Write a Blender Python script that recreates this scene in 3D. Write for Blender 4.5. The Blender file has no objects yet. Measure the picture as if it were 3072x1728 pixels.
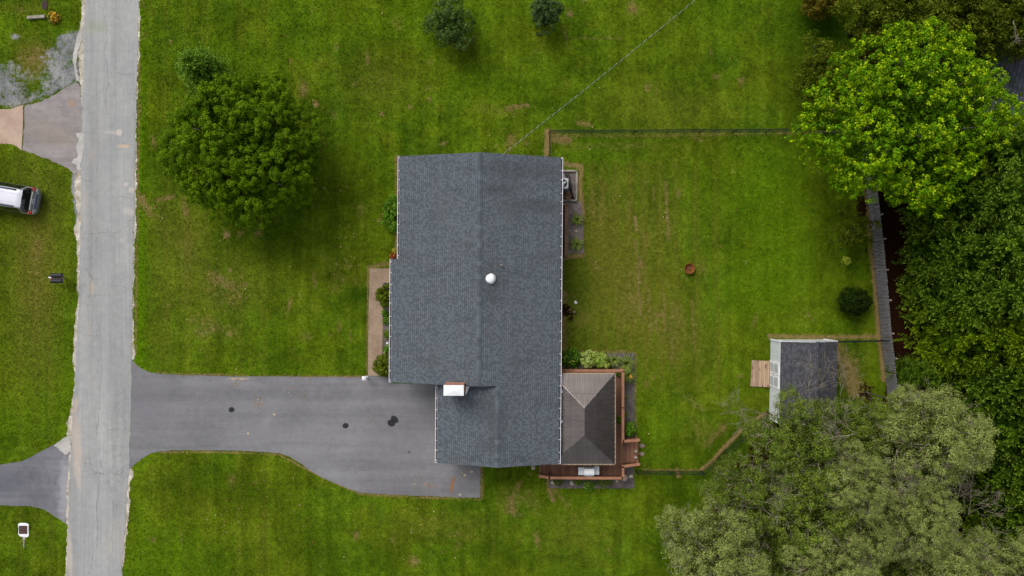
import bpy, math, random
import numpy as np
from mathutils import Vector, geometry
R = math.radians
random.seed(7)
# ---------------------------------------------------------------- camera, sky, sun
H = 58.0            # flying height
F = 2436.0          # focal length in photo pixels
sc = bpy.context.scene
C = sc.collection
cam = bpy.data.cameras.new('camera'); camo = bpy.data.objects.new('camera', cam); C.objects.link(camo)
camo.location = (0, 0, H); camo.rotation_euler = (0, 0, 0)
cam.sensor_width = 36; cam.lens = F/3072*36; cam.clip_start = 1; cam.clip_end = 2000
sc.camera = camo
W = bpy.data.worlds.new('World'); sc.world = W; W.use_nodes = True
nt = W.node_tree; nt.nodes.clear()
SUN_EL, SUN_AZ = R(50), R(-36)     # azimuth from north, clockwise positive: light comes from the north-west
sky = nt.nodes.new('ShaderNodeTexSky'); sky.sky_type = 'NISHITA'; sky.sun_disc = False
sky.sun_elevation = SUN_EL; sky.sun_rotation = SUN_AZ; sky.dust_density = 3; sky.air_density = 1
hs = nt.nodes.new('ShaderNodeHueSaturation'); hs.inputs['Saturation'].default_value = .3
bg = nt.nodes.new('ShaderNodeBackground'); bg.inputs[1].default_value = .14
wo = nt.nodes.new('ShaderNodeOutputWorld')
nt.links.new(sky.outputs[0], hs.inputs['Color']); nt.links.new(hs.outputs[0], bg.inputs[0]); nt.links.new(bg.outputs[0], wo.inputs[0])
sl = bpy.data.lights.new('sun', 'SUN'); sl.energy = 1.55; sl.angle = R(30); sl.color = (1, .965, .91)
so = bpy.data.objects.new('sun', sl); C.objects.link(so); so.location = (0, 0, 80)
d = Vector((math.sin(SUN_AZ)*math.cos(SUN_EL), math.cos(SUN_AZ)*math.cos(SUN_EL), math.sin(SUN_EL)))
so.rotation_euler = d.to_track_quat('Z', 'Y').to_euler()
sc.view_settings.view_transform = 'Standard'; sc.view_settings.look = 'None'
sc.view_settings.gamma = 1; sc.view_settings.exposure = .25
sc.cycles.max_bounces = 6

def P(px, py, h=0.):
    """point at height h that the photograph shows at pixel px, py"""
    k = (H-h)/F
    return Vector(((px-1536)*k, (864-py)*k, h))
# ---------------------------------------------------------------- object helpers
def tag(o, label=None, cat=None, group=None, kind=None):
    if label: o['label'] = label
    if cat: o['category'] = cat
    if group: o['group'] = group
    if kind: o['kind'] = kind
    return o
def thing(name, label, cat, loc=(0, 0, 0), rz=0, group=None):
    o = bpy.data.objects.new(name, None); C.objects.link(o); o.empty_display_size = .3
    o.location = loc; o.rotation_euler = (0, 0, rz)
    return tag(o, label, cat, group)
def wloc(o):
    v = Vector((0, 0, 0))
    while o: v = v+o.location; o = o.parent
    return v
def copy_tree(o, parent=None):
    c = o.copy(); C.objects.link(c); c.parent = parent
    for ch in list(o.children): copy_tree(ch, c)
    return c
class MB:
    def __init__(s): s.v = []; s.f = []; s.m = []; s.uv = {}
    def face(s, pts, m=0, uv=None):
        i = len(s.v); s.v += [tuple(p) for p in pts]; s.f.append(tuple(range(i, i+len(pts)))); s.m.append(m)
        if uv: s.uv[len(s.f)-1] = uv
    def box(s, c, size, rz=0, m=0, rx=0, ry=0):
        hx, hy, hz = size[0]/2, size[1]/2, size[2]/2
        from mathutils import Euler
        q = Euler((rx, ry, rz)).to_matrix(); c = Vector(c); i = len(s.v)
        for x in (-hx, hx):
            for y in (-hy, hy):
                for z in (-hz, hz): s.v.append(tuple(c+q@Vector((x, y, z))))
        for f in ((0, 1, 3, 2), (4, 6, 7, 5), (0, 4, 5, 1), (2, 3, 7, 6), (0, 2, 6, 4), (1, 5, 7, 3)):
            s.f.append(tuple(i+k for k in f)); s.m.append(m)
        return s
    def bar(s, a, b, w, h, m=0):
        a, b = Vector(a), Vector(b); d = b-a; L = d.length
        q = d.to_track_quat('X', 'Z').to_matrix(); i = len(s.v)
        for x in (0, L):
            for y in (-w/2, w/2):
                for z in (-h/2, h/2): s.v.append(tuple(a+q@Vector((x, y, z))))
        for f in ((0, 1, 3, 2), (4, 6, 7, 5), (0, 4, 5, 1), (2, 3, 7, 6), (0, 2, 6, 4), (1, 5, 7, 3)):
            s.f.append(tuple(i+k for k in f)); s.m.append(m)
        return s
    def tube(s, pts, r, n=6, m=0, cap=True):
        pts = [Vector(p) for p in pts]
        if not hasattr(r, '__len__'): r = [r]*len(pts)
        i0 = len(s.v)
        for k, p in enumerate(pts):
            d = (pts[min(k+1, len(pts)-1)]-pts[max(k-1, 0)]).normalized()
            a = d.cross(Vector((0, 0, 1)) if abs(d.z) < .9 else Vector((1, 0, 0))).normalized(); b = d.cross(a)
            for j in range(n):
                t = 2*math.pi*j/n; s.v.append(tuple(p+(a*math.cos(t)+b*math.sin(t))*r[k]))
        for k in range(len(pts)-1):
            for j in range(n):
                a_, b_ = i0+k*n+j, i0+k*n+(j+1) % n
                s.f.append((a_, b_, b_+n, a_+n)); s.m.append(m)
        if cap:
            s.f.append(tuple(i0+j for j in range(n))[::-1]); s.m.append(m)
            s.f.append(tuple(i0+(len(pts)-1)*n+j for j in range(n))); s.m.append(m)
        return s
    def lathe(s, c, prof, n=24, m=0, sx=1, sy=1, jit=0):
        c = Vector(c); i0 = len(s.v)
        for (r, z) in prof:
            for j in range(n):
                t = 2*math.pi*j/n; rr = r*(1+jit*math.sin(3*t+z*5)+jit*.6*math.sin(7*t+1))
                s.v.append((c.x+rr*math.cos(t)*sx, c.y+rr*math.sin(t)*sy, c.z+z))
        for k in range(len(prof)-1):
            for j in range(n):
                a_, b_ = i0+k*n+j, i0+k*n+(j+1) % n
                s.f.append((a_, b_, b_+n, a_+n)); s.m.append(m)
        return s
    def sheet(s, pts, z, m=0, drop=0):
        """flat polygon (list of (x,y)) at height z, tessellated; with a skirt when drop > 0"""
        i = len(s.v); s.v += [(p[0], p[1], z) for p in pts]
        for t in geometry.tessellate_polygon([[Vector((p[0], p[1], 0)) for p in pts]]):
            a, b, c_ = [Vector(s.v[i+k]) for k in t]
            if (b-a).cross(c_-a).z < 0: t = t[::-1]
            s.f.append(tuple(i+k for k in t)); s.m.append(m)
        if drop:
            j = len(s.v); n = len(pts); s.v += [(p[0], p[1], z-drop) for p in pts]
            for k in range(n):
                s.f.append((i+k, i+(k+1) % n, j+(k+1) % n, j+k)); s.m.append(m)
        return s
    def slab(s, pts, th, m=0, uvf=None):
        """polygon of 3D points (one plane) thickened downwards"""
        pts = [Vector(p) for p in pts]; n = len(pts); i = len(s.v)
        nrm = (pts[1]-pts[0]).cross(pts[2]-pts[0])
        if nrm.z < 0: pts = pts[::-1]
        s.face(pts, m, [uvf(p) for p in pts] if uvf else None)
        lo = [p-Vector((0, 0, th)) for p in pts]; s.face(lo[::-1], 1 if m == 0 else m)
        for k in range(n):
            s.face([pts[k], lo[k], lo[(k+1) % n], pts[(k+1) % n]], 1 if m == 0 else m)
        return s
    def build(s, name, mats, parent=None, world=True, smooth=False):
        me = bpy.data.meshes.new(name)
        off = wloc(parent) if (parent and world) else Vector((0, 0, 0))
        vv = [(a-off.x, b-off.y, c-off.z) for a, b, c in s.v]
        me.from_pydata(vv, [], s.f)
        mats = mats if isinstance(mats, (list, tuple)) else [mats]
        for m in mats: me.materials.append(m)
        me.polygons.foreach_set('material_index', [min(x, len(mats)-1) for x in s.m])
        if s.uv:
            uvl = me.uv_layers.new(name='UVMap')
            for fi, uv in s.uv.items():
                for li, c in zip(me.polygons[fi].loop_indices, uv): uvl.data[li].uv = c
        if smooth: me.polygons.foreach_set('use_smooth', [True]*len(s.f))
        me.update()
        o = bpy.data.objects.new(name, me); C.objects.link(o); o.parent = parent
        return o
# ---------------------------------------------------------------- materials
class NB:
    def __init__(s, name):
        s.mat = bpy.data.materials.new(name); s.mat.use_nodes = True; s.t = s.mat.node_tree
        s.t.nodes.clear()
        s.out = s.n('ShaderNodeOutputMaterial'); s.b = s.n('ShaderNodeBsdfPrincipled')
        s.l(s.b.outputs[0], s.out.inputs[0]); s.pos = s.n('ShaderNodeNewGeometry').outputs['Position']
    def n(s, t): return s.t.nodes.new(t)
    def l(s, a, b): s.t.links.new(a, b)
    def put(s, sock, v):
        if isinstance(v, (int, float)): sock.default_value = v
        elif isinstance(v, (tuple, list)):
            sock.default_value = (*v, 1) if (len(v) == 3 and len(sock.default_value) == 4) else v
        else: s.l(v, sock)
    def math(s, op, a, b=0., c=None, clamp=False):
        m = s.n('ShaderNodeMath'); m.operation = op; m.use_clamp = clamp
        s.put(m.inputs[0], a); s.put(m.inputs[1], b)
        if c is not None: s.put(m.inputs[2], c)
        return m.outputs[0]
    def vec(s, v, scale=(1, 1, 1), rot=(0, 0, 0), loc=(0, 0, 0)):
        m = s.n('ShaderNodeMapping'); s.put(m.inputs[0], v)
        m.inputs['Scale'].default_value = scale; m.inputs['Rotation'].default_value = rot; m.inputs['Location'].default_value = loc
        return m.outputs[0]
    def noise(s, v, scale, detail=4, rough=.55, dist=0.):
        m = s.n('ShaderNodeTexNoise'); s.put(m.inputs['Vector'], v)
        m.inputs['Scale'].default_value = scale; m.inputs['Detail'].default_value = detail
        m.inputs['Roughness'].default_value = rough; m.inputs['Distortion'].default_value = dist
        return m.outputs['Fac']
    def vor(s, v, scale, feature='F1', out='Distance'):
        m = s.n('ShaderNodeTexVoronoi'); m.feature = feature; s.put(m.inputs['Vector'], v); m.inputs['Scale'].default_value = scale
        return m.outputs[out]
    def ramp(s, f, a, b, lo=0., hi=1.):
        m = s.n('ShaderNodeMapRange'); m.clamp = True; m.interpolation_type = 'SMOOTHSTEP'; s.put(m.inputs[0], f)
        m.inputs[1].default_value = a; m.inputs[2].default_value = b; m.inputs[3].default_value = lo; m.inputs[4].default_value = hi
        return m.outputs[0]
    def mix(s, f, a, b, mode='MIX'):
        m = s.n('ShaderNodeMix'); m.data_type = 'RGBA'; m.blend_type = mode; m.clamp_factor = True
        s.put(m.inputs[0], f); s.put(m.inputs[6], a); s.put(m.inputs[7], b)
        return m.outputs[2]
    def mul(s, col, fac):
        c = s.n('ShaderNodeCombineXYZ')
        for k in range(3): s.put(c.inputs[k], fac)
        return s.mix(1., col, c.outputs[0], 'MULTIPLY')
    def attr(s, name, out='Fac'):
        a = s.n('ShaderNodeAttribute'); a.attribute_name = name; return a.outputs[out]
    def spot(s, cx, cy, rx, ry, rot=0, soft=.3, wob=.5, scale=3):
        """ragged elliptical mark centred on a ground pixel"""
        p = P(cx, cy); k = H/F
        v = s.vec(s.pos, loc=(-p.x, -p.y, 0))
        v = s.vec(v, rot=(0, 0, rot)); v = s.vec(v, scale=(1/(rx*k), 1/(ry*k), 0))
        m = s.n('ShaderNodeVectorMath'); m.operation = 'LENGTH'; s.l(v, m.inputs[0])
        dd = s.math('ADD', m.outputs['Value'], s.math('MULTIPLY', s.math('SUBTRACT', s.noise(s.pos, scale, 4), .5), wob*2))
        return s.ramp(dd, 1-soft, 1+soft, 1, 0)
    def bump(s, h, strength=.5, dist=.02):
        m = s.n('ShaderNodeBump'); m.inputs['Strength'].default_value = strength; m.inputs['Distance'].default_value = dist
        s.put(m.inputs['Height'], h); s.l(m.outputs[0], s.b.inputs['Normal'])
    def done(s, col, rough=.8, metal=0., spec=.3):
        s.put(s.b.inputs['Base Color'], col); s.put(s.b.inputs['Roughness'], rough)
        s.put(s.b.inputs['Metallic'], metal); s.put(s.b.inputs['Specular IOR Level'], spec)
        return s.mat
def plain(name, c, c2=None, scale=4, rough=.7, metal=0., spec=.3, grain=.15, gscale=40, bump=.2, stretch=(1, 1, 1)):
    b = NB(name); tc = b.n('ShaderNodeTexCoord').outputs['Object']; v = b.vec(tc, scale=stretch)
    c2 = c2 or tuple(x*.8 for x in c)
    col = b.mix(b.ramp(b.noise(v, scale, 5), .3, .7), c, c2)
    g = b.noise(v, gscale, 3)
    col = b.mul(col, b.ramp(g, .25, .75, 1-grain, 1+grain))
    if bump: b.bump(g, bump, .01)
    return b.done(col, rough, metal, spec)
def leafmat(name, dark, light, tip, trans=.2, rough=.6, spec=.06):
    b = NB(name); tone = b.attr('tone'); tp = b.attr('tip')
    col = b.mix(tone, dark, light); col = b.mix(tp, col, tip)
    b.done(col, rough, 0, spec)
    tr = b.n('ShaderNodeBsdfTranslucent'); b.put(tr.inputs[0], b.mix(.5, col, (light[0]*1.2, light[1]*1.3, light[2]*.8)))
    mx = b.n('ShaderNodeMixShader'); mx.inputs[0].default_value = trans
    b.l(b.b.outputs[0], mx.inputs[1]); b.l(tr.outputs[0], mx.inputs[2]); b.l(mx.outputs[0], b.out.inputs[0])
    return b.mat

def grass_colour(b):
    """the lawn: the same colours for the soil sheet and for the blades standing on it"""
    p = b.pos
    n1 = b.noise(p, .16, 5, .6, .4); n2 = b.noise(p, .75, 5, .65, .3); n3 = b.noise(p, 3.2, 5, .7); n4 = b.noise(p, 13, 4, .75); n5 = b.noise(p, 38, 3, .8)
    lush_or_shade = b.attr('lush_or_shade'); olive = b.attr('olive'); dry = b.attr('dry'); soil = b.attr('soil'); grav = b.attr('gravel')
    col = b.mix(b.ramp(n2, .32, .68), (.048, .106, .005), (.098, .174, .006))
    col = b.mix(b.ramp(n1, .3, .7, 0, .6), col, (.142, .18, .008))
    col = b.mix(b.ramp(b.noise(b.vec(p, loc=(31, 7, 0)), .42, 4, .6), .52, .78, 0, .6), col, (.160, .175, .012))
    big = b.noise(b.vec(p, loc=(77, 13, 0)), .33, 6, .68, .8)
    col = b.mul(col, b.ramp(big, .3, .7, .72, 1.26))
    # mowing lines, running with the road
    st = b.noise(b.vec(p, scale=(1.5, .07, 1), rot=(0, 0, -.012)), 1., 3, .5)
    col = b.mul(col, b.ramp(st, .3, .7, .84, 1.16))
    col = b.mix(b.math('MULTIPLY', b.ramp(st, .55, .75), b.ramp(n3, .45, .7, 0, .5)), col, (.2, .17, .035))
    col = b.mix(olive, col, (.150, .155, .018))
    col = b.mix(b.math('MAXIMUM', lush_or_shade, 0.), col, (.11, .215, .004))
    col = b.mix(b.math('MULTIPLY', b.math('MINIMUM', lush_or_shade, 0.), -1.), col, (.032, .072, .003))
    col = b.mul(col, b.ramp(n3, .28, .72, .78, 1.22))
    col = b.mul(col, b.ramp(n4, .32, .68, .76, 1.24))
    col = b.mul(col, b.ramp(n5, .32, .68, .55, 1.45))
    # scattered dead thatch
    wash = b.ramp(b.math('ADD', dry, b.math('MULTIPLY', b.math('SUBTRACT', n2, .5), 1.1)), .12, .58, 0, .58)
    col = b.mix(wash, col, b.mul(b.mix(n4, (.14, .12, .022), (.25, .185, .05)), b.ramp(n5, .3, .7, .75, 1.25)))
    th = b.math('MULTIPLY', b.ramp(n3, .6, .72), b.ramp(b.noise(b.vec(p, loc=(9, 3, 0)), .9, 4), .53, .66))
    dd = b.ramp(b.math('ADD', dry, b.math('MULTIPLY', b.math('SUBTRACT', b.math('ADD', b.math('MULTIPLY', n3, .55), b.math('MULTIPLY', n4, .45)), .5), 2.0)), .26, .62)
    dd = b.math('MAXIMUM', dd, b.math('MULTIPLY', th, .6))
    col = b.mix(b.math('MULTIPLY', dd, .8), col, b.mix(n4, (.17, .115, .035), (.42, .29, .14)))
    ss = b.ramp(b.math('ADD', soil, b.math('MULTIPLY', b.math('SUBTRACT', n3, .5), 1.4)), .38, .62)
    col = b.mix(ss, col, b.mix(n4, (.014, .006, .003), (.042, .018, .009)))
    gg = b.ramp(b.math('ADD', grav, b.math('MULTIPLY', b.math('SUBTRACT', b.math('ADD', b.math('MULTIPLY', n2, .4), b.math('MULTIPLY', n3, .6)), .5), 2.4)), .3, .7)
    gc = b.mix(b.ramp(n2, .4, .65), (.22, .225, .24), (.36, .355, .35))
    gc = b.mul(gc, b.ramp(b.vor(p, 14, 'F1', 'Distance'), .1, .8, 1.12, .8))
    col = b.mix(gg, col, gc)
    return col, n4, n5
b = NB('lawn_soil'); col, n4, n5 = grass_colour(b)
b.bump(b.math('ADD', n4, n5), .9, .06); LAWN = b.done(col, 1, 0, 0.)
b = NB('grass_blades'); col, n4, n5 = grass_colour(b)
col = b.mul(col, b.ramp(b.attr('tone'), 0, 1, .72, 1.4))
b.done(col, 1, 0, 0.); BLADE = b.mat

def asphalt(name, c, c2, patchy=1., marks=None, warm=None, cracks=0.):
    b = NB(name); p = b.pos
    col = b.mix(b.ramp(b.noise(p, .22, 5, .6, .5), .3, .7), c, c2)
    st = b.noise(b.vec(p, scale=(1.1, .03, 1)), 1.2, 4) if name == 'road_asphalt' else b.noise(b.vec(p, scale=(.05, 1.0, 1)), 1.0, 4)
    col = b.mul(col, b.ramp(st, .3, .7, 1-.12*patchy, 1+.12*patchy))
    if name == 'road_asphalt': col = b.mul(col, b.ramp(b.noise(b.vec(p, scale=(4.5, .12, 1)), 1.3, 5, .7), .3, .7, .93, 1.07))
    else: col = b.mul(col, b.ramp(b.noise(b.vec(p, scale=(.14, 3.5, 1)), 1.3, 5, .7), .3, .7, .95, 1.05))
    col = b.mul(col, b.ramp(b.noise(p, 2.2, 5, .65), .3, .7, 1-.07*patchy, 1+.07*patchy))
    g = b.noise(p, 26, 3, .8); g2 = b.noise(p, 70, 2, .8)
    col = b.mul(col, b.ramp(g, .3, .7, .86, 1.14)); col = b.mul(col, b.ramp(g2, .3, .7, .8, 1.2))
    if warm: col = b.mix(b.ramp(b.noise(b.vec(p, scale=(1, .35, 1), loc=(5, 5, 0)), .5, 5, .6), .56, .72, 0, .5), col, warm)
    if cracks:
        pd = b.n('ShaderNodeVectorMath'); pd.operation = 'ADD'; b.l(p, pd.inputs[0])
        nn = b.n('ShaderNodeTexNoise'); b.l(p, nn.inputs['Vector']); nn.inputs['Scale'].default_value = 1.6
        b.l(b.vec(nn.outputs['Color'], scale=(.7, .7, 0)), pd.inputs[1])
        for (scx, sc_, w_, lo, hi) in ((1, .55, .012, .5, .7), (1, 1.9, .022, .55, .66)):
            e = b.vor(pd.outputs[0], sc_, 'DISTANCE_TO_EDGE')
            m = b.math('MULTIPLY', b.ramp(e, 0, w_, 1, 0), b.ramp(b.noise(b.vec(p, loc=(sc_*9, 3, 0)), .25, 3), lo, hi, 0, cracks))
            col = b.mix(m, col, (.07, .07, .068))
    for (cx, cy, rx, ry, rot, mc, amt, soft, wob, scl) in (marks or []):
        col = b.mix(b.math('MULTIPLY', b.spot(cx, cy, rx, ry, rot, soft, wob, scl), amt), col, mc)
    b.bump(g2, .35, .01)
    return b.done(col, .85, 0, .25)
PALE = (.52, .46, .40)
ROAD = asphalt('road_asphalt', (.27, .272, .27), (.315, .314, .306), .9, [
    (358, 398, 9, 10, 0, PALE, .7, .3, .3, 2), (335, 398, 22, 5, .1, PALE, .35, .5, .5, 2), (371, 439, 18, 5, 0, (.5, .38, .25), .75, .3, .4, 2),
    (379, 553, 6, 6, 0, PALE, .7, .3, .4, 3), (395, 570, 9, 8, 0, PALE, .6, .5, .5, 3), (388, 635, 20, 10, .2, PALE, .45, .6, .7, 3),
    (366, 722, 7, 9, .3, PALE, .3, .6, .4, 3), (277, 865, 5, 20, 0, (.48, .37, .25), .45, .5, .5, 3), (230, 1330, 14, 80, -.06, (.52, .41, .33), .55, .7, .5, 2),
    (228, 1215, 7, 22, .2, (.5, .38, .26), .5, .5, .5, 3), (209, 1660, 8, 70, -.04, (.52, .43, .34), .5, .6, .6, 2), (233, 1420, 9, 45, -.1, (.5, .4, .33), .4, .6, .5, 2),
    (318, 800, 14, 320, -.02, (.3, .3, .3), .25, .8, .4, 2), (287, 80, 30, 20, 0, (.2, .26, .1), .3, .8, 1.2, 6)], warm=(.36, .32, .28), cracks=.75)
DRIVE = asphalt('driveway_asphalt', (.150, .146, .153), (.184, .18, .187), 1., [
    (695, 1229, 9, 8, 0, (.012, .012, .015), .93, .12, .16, 1.5), (1037, 1277, 9, 8.5, 0, (.012, .012, .015), .93, .12, .16, 1.5),
    (1174, 1269, 12, 10, .5, (.012, .012, .015), .93, .12, .2, 1.5), (1184, 1258, 13, 9, .75, (.012, .012, .015), .93, .12, .2, 1.5),
    (1357, 1455, 5, 24, -.16 + .32, (.26, .11, .04), .8, .35, .5, 3), (1285, 1457, 20, 4, .35, (.24, .14, .08), .4, .7, .7, 3),
    (1394, 1425, 4, 4, 0, (.45, .35, .25), .8, .3, .8, 5), (1416, 1415, 5, 3, 0, (.45, .35, .25), .8, .3, .8, 5), (1380, 1484, 4, 3, 0, (.45, .38, .28), .8, .3, .8, 5),
    (775, 1213, 12, 6, 0, (.25, .17, .12), .5, .7, 1., 4), (1228, 1356, 5, 4, 0, (.07, .07, .08), .8, .4, .4, 4), (1290, 1250, 30, 60, 0, (.11, .105, .115), .4, .9, .4, 2),  # wide dark mark beside the wing paints the house's shade on the asphalt
    (430, 1180, 55, 90, 0, (.16, .155, .165), .5, .9, .3, 2), (980, 1290, 160, 35, .05, (.205, .2, .21), .0, .9, .5, 1),
    (800, 1262, 16, 26, .5, (.24, .23, .24), .4, .8, 1.2, 5), (730, 1150, 40, 14, .2, (.23, .22, .23), .35, .8, 1.2, 4), (760, 1290, 60, 22, 0, (.22, .215, .225), .3, .9, 1.3, 3), (1000, 1420, 60, 20, .5, (.24, .24, .25), .35, .9, 1.2, 3), (823, 1243, 3, 3, 0, (.6, .42, .25), .8, .3, .2, 5), (744, 1300, 3, 3, 0, (.6, .42, .25), .8, .3, .2, 5), (715, 1136, 30, 3, 0, (.45, .34, .22), .7, .6, 1.3, 6)])
DRIVE2 = asphalt('neighbour_asphalt', (.12, .12, .135), (.17, .168, .18), 1.3, [(195, 1470, 18, 90, .06, (.36, .35, .36), .6, .7, .9, 2), (10, 1450, 60, 28, .1, (.085, .09, .11), .6, .8, .4, 1)])
APRON = asphalt('apron_asphalt', (.2, .18, .178), (.265, .238, .228), 1.4, [(150, 400, 70, 30, .3, (.3, .235, .18), .4, .8, .6, 1), (215, 310, 14, 7, .9, (.36, .2, .1), .6, .6, .7, 3)], warm=(.3, .21, .16))
CONC = plain('pale_concrete', (.46, .44, .41), (.34, .32, .3), .8, .9, grain=.22, gscale=22, bump=.4)
CRUMB = plain('crumbled_verge_gravel', (.56, .51, .44), (.3, .26, .19), 1.8, .95, grain=.4, gscale=12, bump=.8)
PINKC = plain('tan_concrete', (.46, .34, .26), (.36, .25, .19), .7, .9, grain=.15, gscale=22)
def walkm():
    b = NB('aggregate_walk'); p = b.pos
    col = b.mix(b.ramp(b.noise(p, 1.1, 5), .3, .7), (.33, .24, .165), (.25, .175, .12))
    col = b.mul(col, b.ramp(b.noise(b.vec(p, scale=(.5, 2, 1)), 14, 3, .8), .3, .7, .75, 1.25)); b.bump(b.noise(p, 60, 2), .4, .01)
    return b.done(col, .9)
WALK = walkm()
MULCH = plain('grey_bark_mulch', (.075, .066, .064), (.14, .115, .105), 1.5, .95, grain=.55, gscale=24, bump=1.)
MULCHB = plain('brown_bark_mulch', (.1, .082, .074), (.2, .165, .15), 2, .95, grain=.5, gscale=24, bump=1.)
CRACK = plain('tar_crack', (.085, .085, .083), rough=.8)

def shingles(name, a, bcol, cc, course=.143, tab=.17, streak=1., stains=()):
    b = NB(name); uv = b.n('ShaderNodeUVMap').outputs[0]
    br = b.n('ShaderNodeTexBrick'); b.l(uv, br.inputs['Vector'])
    br.offset = .37; br.offset_frequency = 2; br.squash = .6; br.squash_frequency = 3
    br.inputs['Color1'].default_value = (0, 0, 0, 1); br.inputs['Color2'].default_value = (1, 1, 1, 1); br.inputs['Mortar'].default_value = (.3, .3, .3, 1)
    br.inputs['Scale'].default_value = 1; br.inputs['Mortar Size'].default_value = 0; br.inputs['Bias'].default_value = 0
    br.inputs['Brick Width'].default_value = tab; br.inputs['Row Height'].default_value = course
    sx = b.n('ShaderNodeSeparateXYZ'); b.l(uv, sx.inputs[0])
    saw = b.math('FRACT', b.math('DIVIDE', sx.outputs[1], course))
    t = b.ramp(br.outputs['Color'], .25, .75)
    col = b.mix(t, a, bcol)
    col = b.mix(b.ramp(b.noise(uv, .45, 5, .6), .5, .75, 0, .6), col, cc)
    # dark streaks of algae running down the slope
    s1 = b.noise(b.vec(uv, scale=(.9, .22, 1)), 1.2, 5, .6)
    col = b.mul(col, b.ramp(s1, .5, .8, 1., 1-.3*streak))
    col = b.mul(col, b.ramp(b.noise(uv, 22, 3, .8), .3, .7, .84, 1.16))
    for (cx, cy, rx, ry) in stains: col = b.mix(b.math('MULTIPLY', b.spot(cx, cy, rx*.92, ry*.92, 0, .7, .8, .5), .4), col, (.05, .05, .05))
    # painted shadow line at each butt edge, its laminated half course, and rows that differ a little
    wn = b.n('ShaderNodeTexWhiteNoise'); wn.noise_dimensions = '1D'; b.l(b.math('FLOOR', b.math('DIVIDE', sx.outputs[1], course)), wn.inputs['W'])
    col = b.mul(col, b.ramp(wn.outputs['Value'], 0, 1, .96, 1.04))
    col = b.mul(col, b.ramp(b.math('ABSOLUTE', b.math('SUBTRACT', saw, .5)), .25, .5, 1.07, .74))
    b.bump(b.math('ADD', b.math('MULTIPLY', saw, -1.), b.math('MULTIPLY', t, .35)), .6, .03)
    return b.done(col, .9, 0, .2)
SHING = shingles('slate_grey_shingles', (.072, .084, .096), (.104, .121, .136), (.092, .09, .086), tab=.115, stains=[(1570, 535, 120, 26), (1610, 635, 90, 22), (1500, 590, 60, 20), (1480, 850, 40, 60), (1640, 480, 50, 16), (1490, 1210, 40, 50), (1480, 1300, 36, 22)])
SHEDSH = shingles('charcoal_shingles', (.050, .049, .057), (.078, .078, .088), (.062, .06, .068), .14, .2, .3)
NEIGHSH = shingles('slate_blue_shingles', (.08, .085, .108), (.125, .132, .155), (.09, .09, .1), .26, .3, .5)
def capm():
    b = NB('ridge_cap_shingles'); uv = b.n('ShaderNodeUVMap').outputs[0]
    sx = b.n('ShaderNodeSeparateXYZ'); b.l(uv, sx.inputs[0])
    k = b.math('FLOOR', b.math('MULTIPLY', sx.outputs[0], 3.4)); wn = b.n('ShaderNodeTexWhiteNoise'); wn.noise_dimensions = '1D'; b.l(k, wn.inputs['W'])
    col = b.mix(b.ramp(wn.outputs['Value'], .2, .9), (.070, .080, .092), (.100, .120, .132)); col = b.mul(col, b.ramp(b.noise(uv, 22, 3, .8), .3, .7, .86, 1.14))
    return b.done(col, .9, 0, .2)
RIDGE = capm()
WHITE = plain('white_metal_gutter', (.76, .72, .76), (.62, .6, .64), 1.5, .35, grain=.05, spec=.5, bump=0)
WPAINT = plain('white_paint', (.82, .83, .83), (.72, .73, .73), 1.5, .5, grain=.04, bump=.05)
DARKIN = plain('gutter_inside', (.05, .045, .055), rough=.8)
SIDING = plain('cream_siding', (.62, .58, .5), (.55, .51, .44), .6, .7, grain=.05, bump=.1)
GLASS = plain('window_glass', (.02, .025, .03), rough=.08, spec=.8, bump=0, grain=.02)
def brickm():
    b = NB('red_brick'); tc = b.n('ShaderNodeTexCoord').outputs['Object']
    br = b.n('ShaderNodeTexBrick'); sx = b.n('ShaderNodeSeparateXYZ'); b.l(tc, sx.inputs[0]); cb = b.n('ShaderNodeCombineXYZ')
    b.l(b.math('ADD', sx.outputs[0], sx.outputs[1]), cb.inputs[0]); b.l(sx.outputs[2], cb.inputs[1]); b.l(cb.outputs[0], br.inputs['Vector'])
    br.inputs['Scale'].default_value = 1; br.inputs['Brick Width'].default_value = .21; br.inputs['Row Height'].default_value = .075; br.inputs['Mortar Size'].default_value = .008
    br.inputs['Color1'].default_value = (.42, .15, .085, 1); br.inputs['Color2'].default_value = (.3, .1, .06, 1); br.inputs['Mortar'].default_value = (.45, .36, .3, 1)
    return b.done(b.mul(br.outputs['Color'], b.ramp(b.noise(tc, 9, 4), .3, .7, .8, 1.2)), .9)
BRICK = brickm()
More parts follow.
